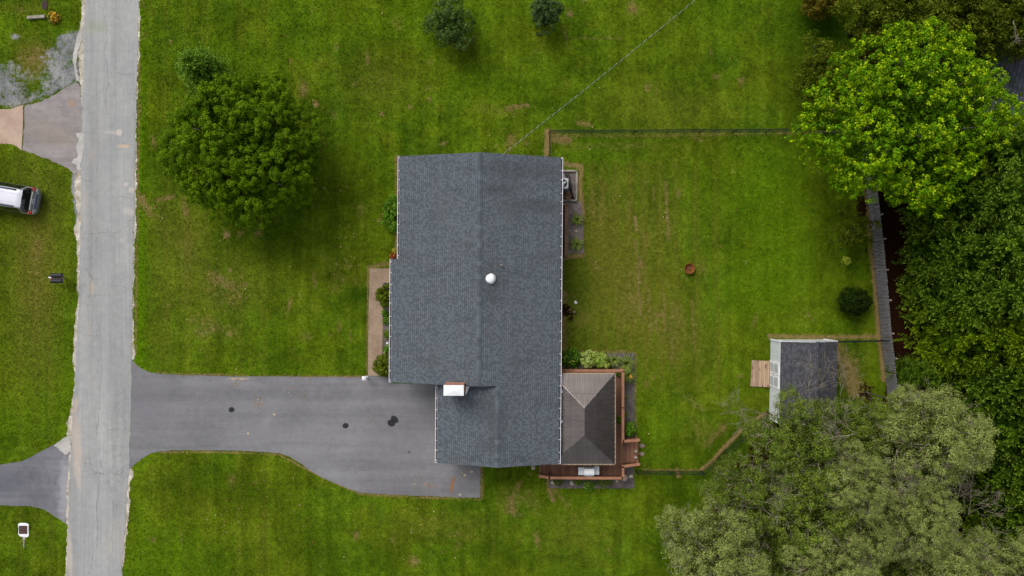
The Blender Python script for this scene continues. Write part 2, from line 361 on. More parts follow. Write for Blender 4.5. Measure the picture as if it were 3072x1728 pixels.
def wood(name, a, c, along='y', plank=.14, gap=.08, stain=0., rough=.75):
    """boards running along x or y in world space"""
    b = NB(name); sx = b.n('ShaderNodeSeparateXYZ'); b.l(b.pos, sx.inputs[0])
    u = sx.outputs[0] if along == 'y' else sx.outputs[1] if along == 'x' else sx.outputs[2]
    q = b.math('DIVIDE', b.math('ADD', u, 50.), plank); k = b.math('FLOOR', q); fr = b.math('FRACT', q)
    wn = b.n('ShaderNodeTexWhiteNoise'); wn.noise_dimensions = '1D'; b.l(k, wn.inputs['W'])
    sca = (18, 1.2, 18) if along == 'y' else (1.2, 18, 18)
    g = b.noise(b.vec(b.pos, scale=sca), 1.5, 4, .6)
    col = b.mix(b.ramp(g, .3, .7), a, c); col = b.mul(col, b.ramp(wn.outputs['Value'], 0, 1, .8, 1.2))
    if stain: col = b.mix(b.ramp(b.noise(b.vec(b.pos, scale=(2.2, 1, 1) if along == 'y' else (1, 2.2, 1)), 2.2, 5, .65), .54, .68, 0, stain), col, (.055, .03, .022))
    col = b.mix(b.ramp(b.math('ABSOLUTE', b.math('SUBTRACT', fr, .5)), .5-gap, .5-gap*.4, 0, .85), col, (.02, .012, .008))
    b.bump(g, .3, .01)
    return b.done(col, rough)
DECKY = wood('deck_boards', (.165, .076, .045), (.225, .108, .068), 'y', .145, .06)
RAILW = plain('stained_rail_timber', (.36, .17, .095), (.28, .125, .068), 2, .6, grain=.12, gscale=10)
BALW = plain('stained_balusters', (.16, .062, .037), (.11, .045, .026), 2, .7)
RAMPW = wood('weathered_ramp_boards', (.29, .195, .125), (.43, .3, .2), 'y', .14, .05, .75, .85)
OLDW = plain('weathered_grey_timber', (.34, .31, .26), (.22, .19, .155), 3, .9, grain=.25, gscale=20)
def picketm():
    b = NB('weathered_pickets'); p = b.pos
    col = b.mix(b.ramp(b.noise(b.vec(p, scale=(.3, 9, 9)), 1.5, 4), .35, .65), (.10, .10, .118), (.30, .29, .285))
    col = b.mix(b.ramp(b.noise(b.vec(p, scale=(.2, 7, .2)), 1.2, 2), .56, .7, 0, .7), col, (.13, .1, .085))
    sx = b.n('ShaderNodeSeparateXYZ'); b.l(p, sx.inputs[0])
    col = b.mix(b.ramp(b.math('ADD', sx.outputs[2], b.noise(p, 8, 2)), .5, .8, .6, 0), col, (.2, .13, .09))
    return b.done(col, .9)
PICK = picketm()
BROWNW = plain('brown_timber', (.16, .088, .05), (.24, .14, .085), 3, .85, grain=.25, gscale=18)
BLACK = plain('black_vinyl', (.014, .015, .016), rough=.5)
GAZM = plain('brown_metal_roofing', (.19, .165, .153), (.228, .2, .185), 1.2, .38, .85, .5, grain=.05, bump=0)
TRIMG = plain('tan_metal_trim', (.42, .3, .2), (.38, .27, .18), 2, .5, bump=0)
STEEL = plain('brushed_steel', (.62, .62, .63), (.5, .5, .51), 3, .3, .85, .5, grain=.05, bump=0)
LGREY = plain('light_grey_enamel', (.56, .58, .6), (.5, .52, .54), 2, .45, grain=.04, bump=0)
RUST = plain('rusty_iron', (.19, .068, .01), (.12, .045, .012), 5, .9, grain=.25, gscale=18)
RUSTD = plain('rusty_grate', (.085, .045, .035), (.12, .065, .05), 8, .9)
TERRA = plain('brown_clay', (.16, .075, .05), (.12, .055, .04), 4, .85)
STONE = plain('field_stone', (.42, .37, .28), (.3, .26, .2), 4, .9, grain=.2)
PINKS = plain('pink_step_stone', (.30, .22, .17), (.22, .17, .11), 4, .9, grain=.15)
BARK = plain('tree_bark', (.1, .08, .062), (.06, .048, .038), 3, .95, grain=.3, gscale=15, bump=.8)
TWIG = plain('pale_dead_twigs', (.33, .28, .21), (.2, .17, .12), 2, .9)
SILVER = plain('silver_car_paint', (.33, .35, .36), (.31, .33, .34), 1, .28, .55, .5, grain=.02, bump=0)
CARWHT = plain('pale_roof_paint', (.66, .66, .72), (.60, .60, .66), 1, .3, .05, .5, grain=.02, bump=0)
CARGL = plain('tinted_car_glass', (.008, .008, .01), rough=.06, spec=.8, bump=0, grain=.01)
REDL = plain('red_lamp_lens', (.55, .015, .012), rough=.2, spec=.6, bump=0)
CLEARL = plain('clear_lamp_lens', (.6, .6, .58), rough=.15, bump=0)
NAVY = plain('navy_plastic', (.035, .04, .085), rough=.5, bump=0)
RUBBER = plain('tyre_rubber', (.02, .02, .02), rough=.85)
# ---------------------------------------------------------------- foliage
def rdirs(n, rg):
    v = rg.normal(size=(n, 3)); return v/np.linalg.norm(v, axis=1, keepdims=True)
def nrm(v): return v/(np.linalg.norm(v, axis=1, keepdims=True)+1e-9)
def leaf_mesh(name, p, D, N, L, Wd, tone, tip, mat):
    n = len(p); D = nrm(D); T = nrm(np.cross(D, N)); Nn = np.cross(T, D)
    L = np.broadcast_to(L, (n,))[:, None]; Wd = np.broadcast_to(Wd, (n,))[:, None]
    v = np.stack([p-D*L/2, p+T*Wd/2+Nn*Wd*.12, p+D*L/2, p-T*Wd/2+Nn*Wd*.12], 1).reshape(-1, 3)
    me = bpy.data.meshes.new(name)
    me.vertices.add(4*n); me.vertices.foreach_set('co', v.astype(np.float32).ravel())
    me.loops.add(4*n); me.loops.foreach_set('vertex_index', np.arange(4*n, dtype=np.int32))
    me.polygons.add(n); me.polygons.foreach_set('loop_start', np.arange(0, 4*n, 4, dtype=np.int32))
    for nm, val in (('tone', tone), ('tip', tip)):
        a = me.attributes.new(nm, 'FLOAT', 'FACE'); a.data.foreach_set('value', np.clip(val, 0, 1).astype(np.float32))
    me.materials.append(mat); me.update(calc_edges=True); me.validate()
    return me
def crown(name, mat, seed, Rr, nl, lr, ncl, cr, nlf, L, asp=.6, low=-.45, shell=(.72, 1.), tipf=.1, ragged=.12, up=.5, core=True, twigs=0, gap=0., outline=None):
    """crown > lobes > clumps > leaves; Rr = semi-axes in metres, centred on the origin"""
    rg = np.random.default_rng(seed); Rr = np.array(Rr, float)
    k = np.arange(nl)+.5; z = 1-(1-low)*k/nl; ph = k*2.39996+rg.uniform(0, 6)
    dd = np.stack([np.cos(ph)*np.sqrt(1-z*z), np.sin(ph)*np.sqrt(1-z*z), z], 1)+rg.normal(0, .09, (nl, 3)); dd = nrm(dd)
    def fo(q):
        if outline is None: return 1.
        az = np.degrees(np.arctan2(q[:, 1], q[:, 0])) % 360; f = np.interp(az, [o_[0] for o_ in outline], [o_[1] for o_ in outline], period=360)
        hz = np.hypot(q[:, 0], q[:, 1])/(np.linalg.norm(q, axis=1)+1e-9); return (1+(f-1)*hz)[:, None]
    lc = dd*(Rr-lr)*(1+rg.normal(0, ragged, (nl, 1)))*fo(dd); lrad = lr*rg.uniform(.75, 1.25, nl)
    li = np.repeat(np.arange(nl), ncl); cd = rdirs(len(li), rg)
    out = nrm(lc/Rr)[li]; cd = nrm(cd+out*.55+np.array([0, 0, .35]))
    cc = lc[li]+cd*lrad[li, None]*rg.uniform(.68, 1.06, (len(li), 1))
    keep = np.linalg.norm(cc/Rr, axis=1) > .5
    if gap: keep &= rg.random(len(li)) > gap
    cc, cd, li = cc[keep], cd[keep], li[keep]
    crad = cr*rg.uniform(.65, 1.35, len(cc)); ctone = rg.normal(0, .2, len(cc))+rg.normal(0, .13, nl)[li]; ctip = (rg.random(len(cc)) < .6)
    n = len(cc)*nlf; ci = np.repeat(np.arange(len(cc)), nlf)
    ld = nrm(rdirs(n, rg)+cd[ci]*.45+np.array([0, 0, .2]))
    p = cc[ci]+ld*crad[ci, None]*(rg.uniform(.15, 1, (n, 1))**.6)
    N = nrm(ld*1.0+rdirs(n, rg)*.55+np.array([0, 0, up*.6])); D = nrm(np.cross(N, rdirs(n, rg))+ld*.25)
    tone = .5+ctone[ci]+rg.normal(0, .2, n)
    tip = ((rg.random(n) < tipf*2.4) & ctip[ci] & (ld[:, 2] > .35)).astype(float)*rg.uniform(.4, 1, n)*(.5+.5*rg.random(len(cc))[ci])
    LL = L*rg.uniform(.6, 1.3, n); A = [p]; DD = [D]; NN = [N]; Ls = [LL]; Ws = [LL*asp]; T = [tone]; TP = [tip]
    if core:   # sparse inner leaves that close the crown, darkened to paint its inner shade
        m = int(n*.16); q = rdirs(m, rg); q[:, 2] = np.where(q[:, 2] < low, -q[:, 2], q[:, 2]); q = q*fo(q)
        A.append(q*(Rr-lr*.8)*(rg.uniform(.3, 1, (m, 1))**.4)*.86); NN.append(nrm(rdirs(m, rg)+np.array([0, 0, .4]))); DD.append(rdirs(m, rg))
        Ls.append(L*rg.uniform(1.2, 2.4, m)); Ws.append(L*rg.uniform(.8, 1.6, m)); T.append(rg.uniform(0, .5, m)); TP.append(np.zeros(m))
    me = leaf_mesh(name, np.concatenate(A), np.concatenate(DD), np.concatenate(NN), np.concatenate(Ls), np.concatenate(Ws), np.concatenate(T), np.concatenate(TP), mat)
    return me, lc
def cypress(name, mat, seed, rad, hgt, nsp, nlf):
    """tall conical crown made of upswept feathery sprays; origin on the ground"""
    rg = np.random.default_rng(seed)
    t = rg.random(nsp)**1.15; ph = rg.uniform(0, 2*math.pi, nsp)
    r = rad*(1-t)**.62*(1+.13*np.sin(3*ph+t*9)+rg.normal(0, .07, nsp))*np.minimum(1, .65+t*6); z = .5+t*(hgt-.8)
    outd = np.stack([np.cos(ph), np.sin(ph), np.zeros(nsp)], 1)
    base = outd*(r*.74)[:, None]; base[:, 2] = z
    ax = nrm(outd*rg.uniform(.55, 1., (nsp, 1))+np.array([0, 0, 1.])*rg.uniform(.35, .95, (nsp, 1))+rdirs(nsp, rg)*.28)
    ln = rg.uniform(.9, 1.75, nsp)*(1 if hgt > 6 else .62)*(.8+.45*(1-t)); st = rg.normal(0, .26, nsp)
    n = nsp*nlf; si = np.repeat(np.arange(nsp), nlf); s = rg.uniform(0, 1, n)**.85
    fg = rg.integers(0, 7, n); fk = si*7+fg; fdir = nrm(ax[si]+rdirs(nsp*7, rg)[fk]*.62)          # every spray splits into seven fingers
    f0 = (rg.uniform(.0, .45, nsp*7))[fk]; fl = (rg.uniform(.4, .62, nsp*7))[fk]*ln[si]
    org = base[si]+ax[si]*(f0*ln[si])[:, None]; wf_ = .085*np.sin(np.pi*np.clip(s*.82+.15, 0, 1))*(.7+.5*ln[si])
    rd = rdirs(n, rg); off = (rd-fdir*np.sum(rd*fdir, axis=1)[:, None]); on = nrm(off)
    p = org+fdir*(s*fl)[:, None]+on*wf_[:, None]
    D = nrm(fdir*1.0+on*.55+rdirs(n, rg)*.15); N = nrm(on*1.0+rdirs(n, rg)*.3+np.array([0, 0, .35]))
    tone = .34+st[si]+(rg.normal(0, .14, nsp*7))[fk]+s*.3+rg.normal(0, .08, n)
    tip = ((s > .7) & (rg.random(n) < .45)).astype(float)*.7
    L = rg.uniform(.09, .17, n)
    m = 2600; tt = rg.random(m); pp = rg.uniform(0, 6.283, m); rr = rad*(1-tt)**.62*.62*np.minimum(1, .65+tt*6)  # inner cards in a dark tone paint the shade between the sprays
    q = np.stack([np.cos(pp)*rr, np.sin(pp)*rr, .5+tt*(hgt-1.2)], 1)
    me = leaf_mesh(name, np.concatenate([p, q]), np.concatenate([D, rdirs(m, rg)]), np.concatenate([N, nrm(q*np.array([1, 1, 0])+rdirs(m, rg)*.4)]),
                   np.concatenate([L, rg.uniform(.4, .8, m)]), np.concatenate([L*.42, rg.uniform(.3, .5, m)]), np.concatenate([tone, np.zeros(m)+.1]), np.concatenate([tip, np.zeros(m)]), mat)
    return me
def trunk_mb(h, r, lobes, seed, lean=0):
    rg = random.Random(seed); m = MB(); pts = []; rs = []
    for k in range(7):
        t = k/6; pts.append((math.sin(t*3+seed)*.12*t+lean*t, math.cos(t*2.3+seed)*.1*t, h*t)); rs.append(r*(1.35 if k == 0 else 1)*(1-.55*t))
    m.tube(pts, rs, 10)
    for lc in lobes[::2]:
        a = Vector(pts[rg.choice((3, 4, 5))]); b_ = Vector(lc); mid = a.lerp(b_, .5)+Vector((rg.uniform(-.3, .3), rg.uniform(-.3, .3), rg.uniform(-.1, .3)))
        m.tube([a, a.lerp(mid, .5), mid, mid.lerp(b_, .5), b_], [r*.45, r*.38, r*.28, r*.18, r*.07], 6)
    return m
CACHE = {}
def plant(name, label, cat, px, py, hc, hbase, cr, group=None, scale=1., rz=0., sz=1., trunk_r=.2, key=None, extra=None):
    """tree or shrub whose crown centre (height hc) is seen at px, py; cr() makes the crown mesh centred on 0"""
    c = P(px, py, hc)
    t = thing(name, label, cat, (c.x, c.y, 0), rz, group)
    if key is None or key not in CACHE:
        me, lobes = cr(); CACHE[key] = (me, lobes)
    me, lobes = CACHE[key]
    o = bpy.data.objects.new('crown' if cat == 'tree' else 'foliage', me); C.objects.link(o); o.parent = t
    o.location = (0, 0, hc); o.scale = (scale, scale, scale*sz)
    lb = [Vector((l[0]*scale, l[1]*scale, hc+l[2]*scale*sz)) for l in lobes]
    lb = [l for l in lb if l.z > hc*.6] if cat == 'tree' else lb[:8]
    trunk_mb(hc, trunk_r, lb, int(px+py)).build('trunk' if cat == 'tree' else 'stem', BARK, t, world=False, smooth=True)
    return t
def branches(mb, a, d, L, r, depth, rg, n=4):
    pts = [Vector(a)]; dv = Vector(d).normalized()
    seg = 5
    for k in range(seg):
        dv = (dv+Vector((rg.uniform(-.28, .28), rg.uniform(-.28, .28), rg.uniform(-.16, .16)))).normalized(); pts.append(pts[-1]+dv*L/seg)
    mb.tube(pts, [max(.005, r*.4*(1-.13*k)) for k in range(seg+1)], n)
    if depth:
        for k in range(rg.choice((3, 3, 4))):
            q = pts[rg.randint(2, seg)]; nd = (dv+Vector((rg.uniform(-.9, .9), rg.uniform(-.9, .9), rg.uniform(-.3, .3)))).normalized()
            branches(mb, q, nd, L*rg.uniform(.5, .75), r*.58, depth-1, rg, n)
# ================================================================ GROUND (one sheet to the horizon)
def seg_dist(x, y, pts):
    d = np.full(x.shape, 1e9)
    for (ax, ay), (bx, by) in zip(pts[:-1], pts[1:]):
        dx, dy = bx-ax, by-ay; t = np.clip(((x-ax)*dx+(y-ay)*dy)/(dx*dx+dy*dy+1e-9), 0, 1)
        d = np.minimum(d, np.hypot(x-ax-t*dx, y-ay-t*dy))
    return d
def inside(x, y, poly):
    r = np.zeros(x.shape, bool); n = len(poly)
    for i in range(n):
        ax, ay = poly[i]; bx, by = poly[(i+1) % n]
        if ay == by: continue
        c = ((ay > y) != (by > y)) & (x < (bx-ax)*(y-ay)/(by-ay)+ax); r ^= c
    return r
def poly_mask(x, y, poly, soft):
    d = seg_dist(x, y, poly+[poly[0]]); s = np.where(inside(x, y, poly), d, -d)
    return np.clip(.5+s/(2*soft), 0, 1)
def blob(x, y, cx, cy, rx, ry=None, rot=0.):
    ry = ry or rx; dx, dy = x-cx, y-cy; c, s = math.cos(rot), math.sin(rot)
    u, v = (dx*c+dy*s)/rx, (-dx*s+dy*c)/ry; return np.exp(-(u*u+v*v)*.9)
ROAD_L = [(256, -60), (254, 0), (251, 150), (247, 300), (245, 450), (242, 600), (240, 760), (237, 900), (230, 1050), (222, 1200), (211, 1380), (206, 1530), (201, 1728), (198, 1800)]
ROAD_R = [(418, -60), (416, 0), (413, 150), (409, 300), (406, 450), (404, 560), (402, 700), (398, 900), (396, 1050), (393, 1200), (387, 1400), (377, 1560), (364, 1728), (358, 1800)]
DRV = [(390, 1065), (398, 1082), (410, 1094), (428, 1108), (447, 1116), (470, 1121), (520, 1124), (715, 1129), (1000, 1131), (1097, 1132), (1104, 1128), (1172, 1129), (1175, 1150), (1309, 1152), (1309, 1380), (1441, 1394),
       (1441, 1493), (1330, 1490), (1192, 1484), (1120, 1481), (1078, 1477), (1040, 1464), (990, 1443), (955, 1426), (925, 1407), (895, 1385), (868, 1370), (840, 1360), (800, 1356), (720, 1352), (574, 1350), (520, 1350), (477, 1354), (452, 1360),
       (430, 1373), (410, 1388), (395, 1402), (384, 1412), (384, 1300), (388, 1150)]
NDRV = [(-60, 1404), (0, 1394), (35, 1389), (66, 1384), (98, 1368), (138, 1346), (160, 1335), (175, 1342), (205, 1320), (214, 1330), (205, 1450), (200, 1572), (182, 1559), (153, 1542), (137, 1531), (120, 1524), (87, 1518), (40, 1517), (0, 1516), (-60, 1514)]
APR = [(74, 317), (110, 309), (150, 294), (185, 270), (226, 246), (238, 250), (246, 330), (243, 500), (226, 521), (207, 507), (186, 495), (165, 486), (148, 479), (131, 474), (108, 464), (86, 455), (69, 451), (72, 400)]
PAD = [(-60, 330), (0, 328), (34, 328), (50, 321), (69, 315), (69, 380), (65, 452), (52, 441), (40, 434), (22, 431), (-60, 431)]
GRAV = [(-60, 190), (60, 170), (128, 155), (170, 104), (205, 94), (240, 84), (250, 120), (240, 245), (200, 262), (160, 290), (110, 308), (74, 320), (40, 322), (-60, 318)]
k0 = H/F
xs = np.arange(-60, 3140, 6.5); ys = np.arange(-60, 1800, 6.5)
wx = (xs-1536)*k0; wy = (864-ys)*k0
ext = np.array([4, 10, 22, 45, 90, 180, 400.])
X1 = np.concatenate([wx[0]-ext[::-1], wx, wx[-1]+ext]); Y1 = np.concatenate([wy[0]+ext[::-1], wy, wy[-1]-ext])
GX, GY = np.meshgrid(X1, Y1); PX = GX/k0+1536; PY = 864-GY/k0
def masks(x, y):
    z = np.zeros(x.shape); dry = z.copy(); soil = z.copy(); grav = z.copy(); lush_or_shade = z.copy(); olive = z.copy()
    def line(pts, w, a, arr):
        np.maximum(arr, a*np.exp(-(seg_dist(x, y, pts)/w)**2), out=arr)
    # worn grass under fences and along edges
    line([(1652, 405), (1900, 408), (2200, 403), (2420, 399)], 9, .36, dry); line([(1642, 395), (1640, 466)], 11, .72, dry)
    line([(1655, 410), (1700, 420)], 22, .55, dry)
    line([(2308, 1008), (2480, 1012), (2640, 1010)], 9, .62, dry); line([(2500, 1050), (2540, 1100), (2570, 1180)], 45, .5, dry)
    line([(2102, 1411), (2135, 1385), (2170, 1345), (2215, 1300), (2262, 1262), (2300, 1240)], 5.5, .95, dry); line([(1930, 1411), (2100, 1411)], 4, .6, dry)
    line([(2030, 1408), (2036, 1430)], 8, .6, dry)
    for pts in ([(410, 0), (412, 300), (408, 560), (400, 1060)], ): line([(p[0]+6, p[1]) for p in pts], 5, .55, dry)
    line([(420, 590), (450, 640)], 16, .5, dry); line([(470, 600), (520, 590)], 10, .5, dry)
    line([(470, 1118), (720, 1126), (1097, 1129)], 3.5, .62, dry); line([(477, 1358), (574, 1354), (835, 1362), (925, 1411), (1078, 1482), (1192, 1489), (1330, 1495), (1445, 1498), (1446, 1400)], 4, .62, dry)
    line([(1444, 1400), (1446, 1490)], 9, .5, dry)
    line([(1104, 800), (1100, 1128)], 4, .6, dry); line([(1190, 470), (1188, 780)], 7, .5, dry); line([(1169, 790), (1110, 800)], 9, .55, dry)
    line([(1690, 490), (1745, 500), (1738, 560), (1750, 640)], 9, .66, dry); line([(1755, 620), (1757, 765)], 4, .45, dry); line([(1690, 775), (1750, 765)], 9, .62, dry)
    line([(1690, 880), (1690, 1050)], 16, .52, dry); line([(1690, 1055), (1900, 1055)], 6, .5, dry); line([(1907, 1060), (1908, 1320)], 5, .45, dry); line([(1640, 1400), (1648, 1470), (1660, 1500)], 10, .6, dry)
    line([(2594, 560), (2610, 721), (2620, 810), (2636, 997), (2652, 1140)], 9, .7, dry)
    line([(2440, 960), (2420, 935)], 8, .4, dry)
    # streaks and scalped spots in the mown grass
    rg = np.random.default_rng(5)
    for (ax, ay, bx, by, w, a) in ((1905, 650, 1906, 690, 4, .7), (1906, 720, 1904, 760, 3.5, .5), (1912, 790, 1916, 850, 3.5, .62), (1997, 545, 2002, 720, 5, .52), (2075, 900, 2080, 1050, 4, .5), (1960, 560, 1958, 600, 4, .45),
                              (1915, 855, 1917, 940, 4, .55), (1946, 880, 1950, 1000, 4, .5), (1965, 920, 1966, 990, 4, .52), (1990, 880, 1992, 990, 4, .5), (1885, 600, 1886, 660, 5, .4), (2010, 950, 2015, 1100, 7, .4),
                              (1520, 325, 1580, 315, 5, .62), (1700, 112, 1860, 116, 3, .45), (1735, 368, 1765, 375, 6, .6), (1560, 1450, 1520, 1520, 8, .5), (1690, 1500, 1660, 1470, 5, .5), (640, 830, 690, 860, 14, .52), (600, 1000, 640, 985, 14, .46),
                              (590, 960, 690, 1000, 18, .4), (1530, 1495, 1540, 1540, 9, .62), (1520, 1530, 1560, 1545, 7, .5), (2060, 1190, 2100, 1230, 10, .42), (2170, 1280, 2120, 1330, 9, .45)):
        line([(ax, ay), (bx+3, by)], w*1.9, a*.8, dry)
    for (cx, cy, r, a) in ((680, 705, 11, .75), (948, 312, 9, .75), (1145, 345, 6, .65), (1140, 660, 7, .5), (990, 1005, 5, .6), (1146, 340, 5, .7), (512, 124, 5, .75), (735, 855, 7, .6), (690, 810, 7, .6), (720, 890, 6, .6), (1040, 560, 5, .5), (2064, 812, 9, .6), (1045, 680, 5, .6),
                           (870, 185, 9, .4), (1010, 140, 12, .4), (1230, 320, 9, .45), (1310, 560, 6, .5), (1490, 438, 6, .55), (1010, 790, 6, .6), (1030, 840, 5, .5), (1100, 730, 5, .5), (460, 1620, 14, .42), (1375, 1600, 10, .4), (1590, 1420, 9, .4), (1960, 1130, 9, .4)):
        np.maximum(dry, a*blob(x, y, cx, cy, r, r*1.2), out=dry)
    for (cx, cy, rx, ry, a) in ((1790, 620, 60, 90, .3), (1900, 900, 70, 150, .3), (2020, 980, 60, 120, .3), (1740, 950, 50, 80, .28), (1960, 700, 50, 110, .22), (680, 880, 120, 70, .3), (560, 760, 50, 120, .25), (1130, 250, 80, 60, .2), (1560, 1500, 90, 60, .3), (1730, 1560, 120, 60, .22), (2100, 1290, 80, 60, .28), (110, 800, 40, 250, .3), (60, 30, 80, 20, .25), (960, 420, 60, 120, .2), (1850, 440, 200, 20, .28), (1500, 330, 160, 30, .22), (480, 650, 40, 80, .25), (1000, 820, 60, 120, .22), (2420, 950, 80, 30, .22), (2560, 1090, 50, 60, .35), (1350, 1600, 200, 40, .18), (800, 1600, 60, 60, .15)):
        np.maximum(dry, a*blob(x, y, cx, cy, rx, ry), out=dry)
    for _ in range(110):
        cx, cy = rg.uniform(430, 2300), rg.uniform(0, 1728); np.maximum(dry, rg.uniform(.25, .5)*blob(x, y, cx, cy, rg.uniform(5, 22), rg.uniform(8, 40), rg.uniform(-.3, .3)), out=dry)
    # bare soil
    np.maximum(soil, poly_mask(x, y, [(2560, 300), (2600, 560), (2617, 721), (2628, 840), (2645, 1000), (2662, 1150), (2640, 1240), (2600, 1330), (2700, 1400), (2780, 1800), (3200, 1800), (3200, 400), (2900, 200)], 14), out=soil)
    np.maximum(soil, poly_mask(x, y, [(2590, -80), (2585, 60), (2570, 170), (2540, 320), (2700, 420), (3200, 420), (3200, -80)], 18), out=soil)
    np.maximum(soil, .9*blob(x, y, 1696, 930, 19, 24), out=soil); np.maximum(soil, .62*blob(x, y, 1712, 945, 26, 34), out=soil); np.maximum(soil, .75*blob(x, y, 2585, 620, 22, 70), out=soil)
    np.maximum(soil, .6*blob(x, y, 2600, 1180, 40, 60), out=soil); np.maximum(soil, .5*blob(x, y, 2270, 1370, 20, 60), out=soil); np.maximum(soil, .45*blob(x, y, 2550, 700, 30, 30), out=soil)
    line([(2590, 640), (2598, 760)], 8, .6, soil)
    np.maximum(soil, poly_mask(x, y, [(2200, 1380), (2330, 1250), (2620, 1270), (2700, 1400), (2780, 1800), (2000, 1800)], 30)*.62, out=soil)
    # gravel
    np.maximum(grav, poly_mask(x, y, GRAV, 14)*.66, out=grav); np.maximum(grav, .8*blob(x, y, 47, 112, 17, 13), out=grav); np.maximum(grav, .7*blob(x, y, 190, 170, 50, 60), out=grav)
    np.maximum(grav, .7*blob(x, y, 40, 250, 80, 40), out=grav)
    grav *= 1-.8*blob(x, y, 85, 165, 60, 55, .4); grav *= 1-.45*blob(x, y, 95, 250, 45, 40); np.maximum(dry, .42*blob(x, y, 110, 180, 60, 70), out=dry); np.maximum(dry, .4*blob(x, y, 60, 300, 70, 30), out=dry)
    line([(226, 512), (222, 560), (230, 610), (234, 660), (230, 700)], 9, .85, grav)
    # colour of the turf; negative blobs beside the trees also paint their shade
    lush_or_shade += .8*np.exp(-((x-418)/14.)**2)*(y < 1130)+.3*np.exp(-((x-425)/30.)**2)
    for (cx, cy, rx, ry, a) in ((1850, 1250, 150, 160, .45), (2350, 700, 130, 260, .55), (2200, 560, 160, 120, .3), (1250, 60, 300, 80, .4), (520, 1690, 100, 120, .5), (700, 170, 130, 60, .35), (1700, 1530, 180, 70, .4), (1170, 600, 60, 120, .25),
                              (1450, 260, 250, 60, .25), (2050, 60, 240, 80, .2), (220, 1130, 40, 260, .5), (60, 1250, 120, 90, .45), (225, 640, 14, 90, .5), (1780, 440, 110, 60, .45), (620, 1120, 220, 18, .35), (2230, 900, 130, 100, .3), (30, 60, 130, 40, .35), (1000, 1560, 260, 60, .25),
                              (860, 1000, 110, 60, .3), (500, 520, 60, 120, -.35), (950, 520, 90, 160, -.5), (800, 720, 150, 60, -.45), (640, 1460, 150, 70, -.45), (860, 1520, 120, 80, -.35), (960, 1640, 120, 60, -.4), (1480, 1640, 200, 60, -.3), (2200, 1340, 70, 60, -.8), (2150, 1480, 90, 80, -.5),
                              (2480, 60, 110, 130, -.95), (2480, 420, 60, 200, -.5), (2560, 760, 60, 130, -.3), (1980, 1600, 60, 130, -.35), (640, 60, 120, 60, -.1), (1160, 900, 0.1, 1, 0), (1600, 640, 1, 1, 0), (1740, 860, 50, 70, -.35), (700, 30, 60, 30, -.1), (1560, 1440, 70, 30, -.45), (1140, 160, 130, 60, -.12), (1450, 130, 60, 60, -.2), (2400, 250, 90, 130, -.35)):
        lush_or_shade += a*blob(x, y, cx, cy, rx, ry)
    for (cx, cy, rx, ry, a) in ((110, 820, 90, 330, .75), (1800, 880, 170, 260, .5), (1850, 700, 200, 180, .35), (2000, 1000, 130, 130, .4), (680, 850, 160, 130, .3), (560, 700, 60, 150, .45), (480, 900, 50, 260, .25), (60, 30, 120, 30, .3), (95, 175, 50, 50, .7), (1150, 250, 120, 70, .3), (1740, 1600, 120, 90, .35), (2000, 320, 200, 60, .3), (1300, 1570, 200, 40, .35)):
        olive += a*blob(x, y, cx, cy, rx, ry)
    for cx in (1780, 1812, 1850, 1892, 1935, 1982, 2030, 2090, 2150): olive += .42*np.exp(-((x-cx-4*np.sin(y/130))/9.)**2)*((y > 480) & (y < 1180))
    for cx in (60, 105, 150, 500, 560, 620, 720, 790): olive += .2*np.exp(-((x-cx)/10.)**2)
    lush_or_shade = np.clip(lush_or_shade, -1, 1)*np.where(lush_or_shade > 0, .8, 1.); olive = np.clip(olive, 0, .85)
    return dict(dry=dry, soil=soil, gravel=grav, lush_or_shade=lush_or_shade, olive=olive)
me = bpy.data.meshes.new('ground'); ny, nx = GX.shape
co = np.stack([GX, GY, np.zeros_like(GX)], -1).reshape(-1, 3)
me.vertices.add(nx*ny); me.vertices.foreach_set('co', co.astype(np.float32).ravel())
ii, jj = np.meshgrid(np.arange(ny-1), np.arange(nx-1), indexing='ij'); a_ = (ii*nx+jj).ravel()
q = np.stack([a_, a_+nx, a_+nx+1, a_+1], 1).astype(np.int32)
me.loops.add(q.size); me.loops.foreach_set('vertex_index', q.ravel()); me.polygons.add(len(q)); me.polygons.foreach_set('loop_start', np.arange(0, q.size, 4, dtype=np.int32))
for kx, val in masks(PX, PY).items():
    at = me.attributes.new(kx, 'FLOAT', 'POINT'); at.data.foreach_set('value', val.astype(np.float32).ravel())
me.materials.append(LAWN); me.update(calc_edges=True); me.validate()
ground = bpy.data.objects.new('ground', me); C.objects.link(ground); tag(ground, kind='structure')

def ragged(poly, step, amp, seed, keep=()):
    """photo-pixel polygon to world points with an uneven edge"""
    rg = random.Random(seed); out = []; n = len(poly); w = 0
    for i in range(n):
        a, b_ = poly[i], poly[(i+1) % n]; L = math.hypot(b_[0]-a[0], b_[1]-a[1]); m = max(1, int(L/step))
        nxv, nyv = (b_[1]-a[1])/(L+1e-9), -(b_[0]-a[0])/(L+1e-9)
        for k in range(m):
            w = w*.6+rg.gauss(0, amp)*.6; t = k/m
            out.append((a[0]+(b_[0]-a[0])*t+nxv*w, a[1]+(b_[1]-a[1])*t+nyv*w))
    return [P(x, y).xy for x, y in out]
def sheet(name, poly, z, mat, step=6, amp=.7, seed=1, drop=.03, **kw):
    o = MB().sheet(ragged(poly, step, amp, seed), z, drop=drop).build(name, mat); return tag(o, kind='structure', **kw)
def interp(pts, y):
    return float(np.interp(y, [p[1] for p in pts], [p[0] for p in pts]))
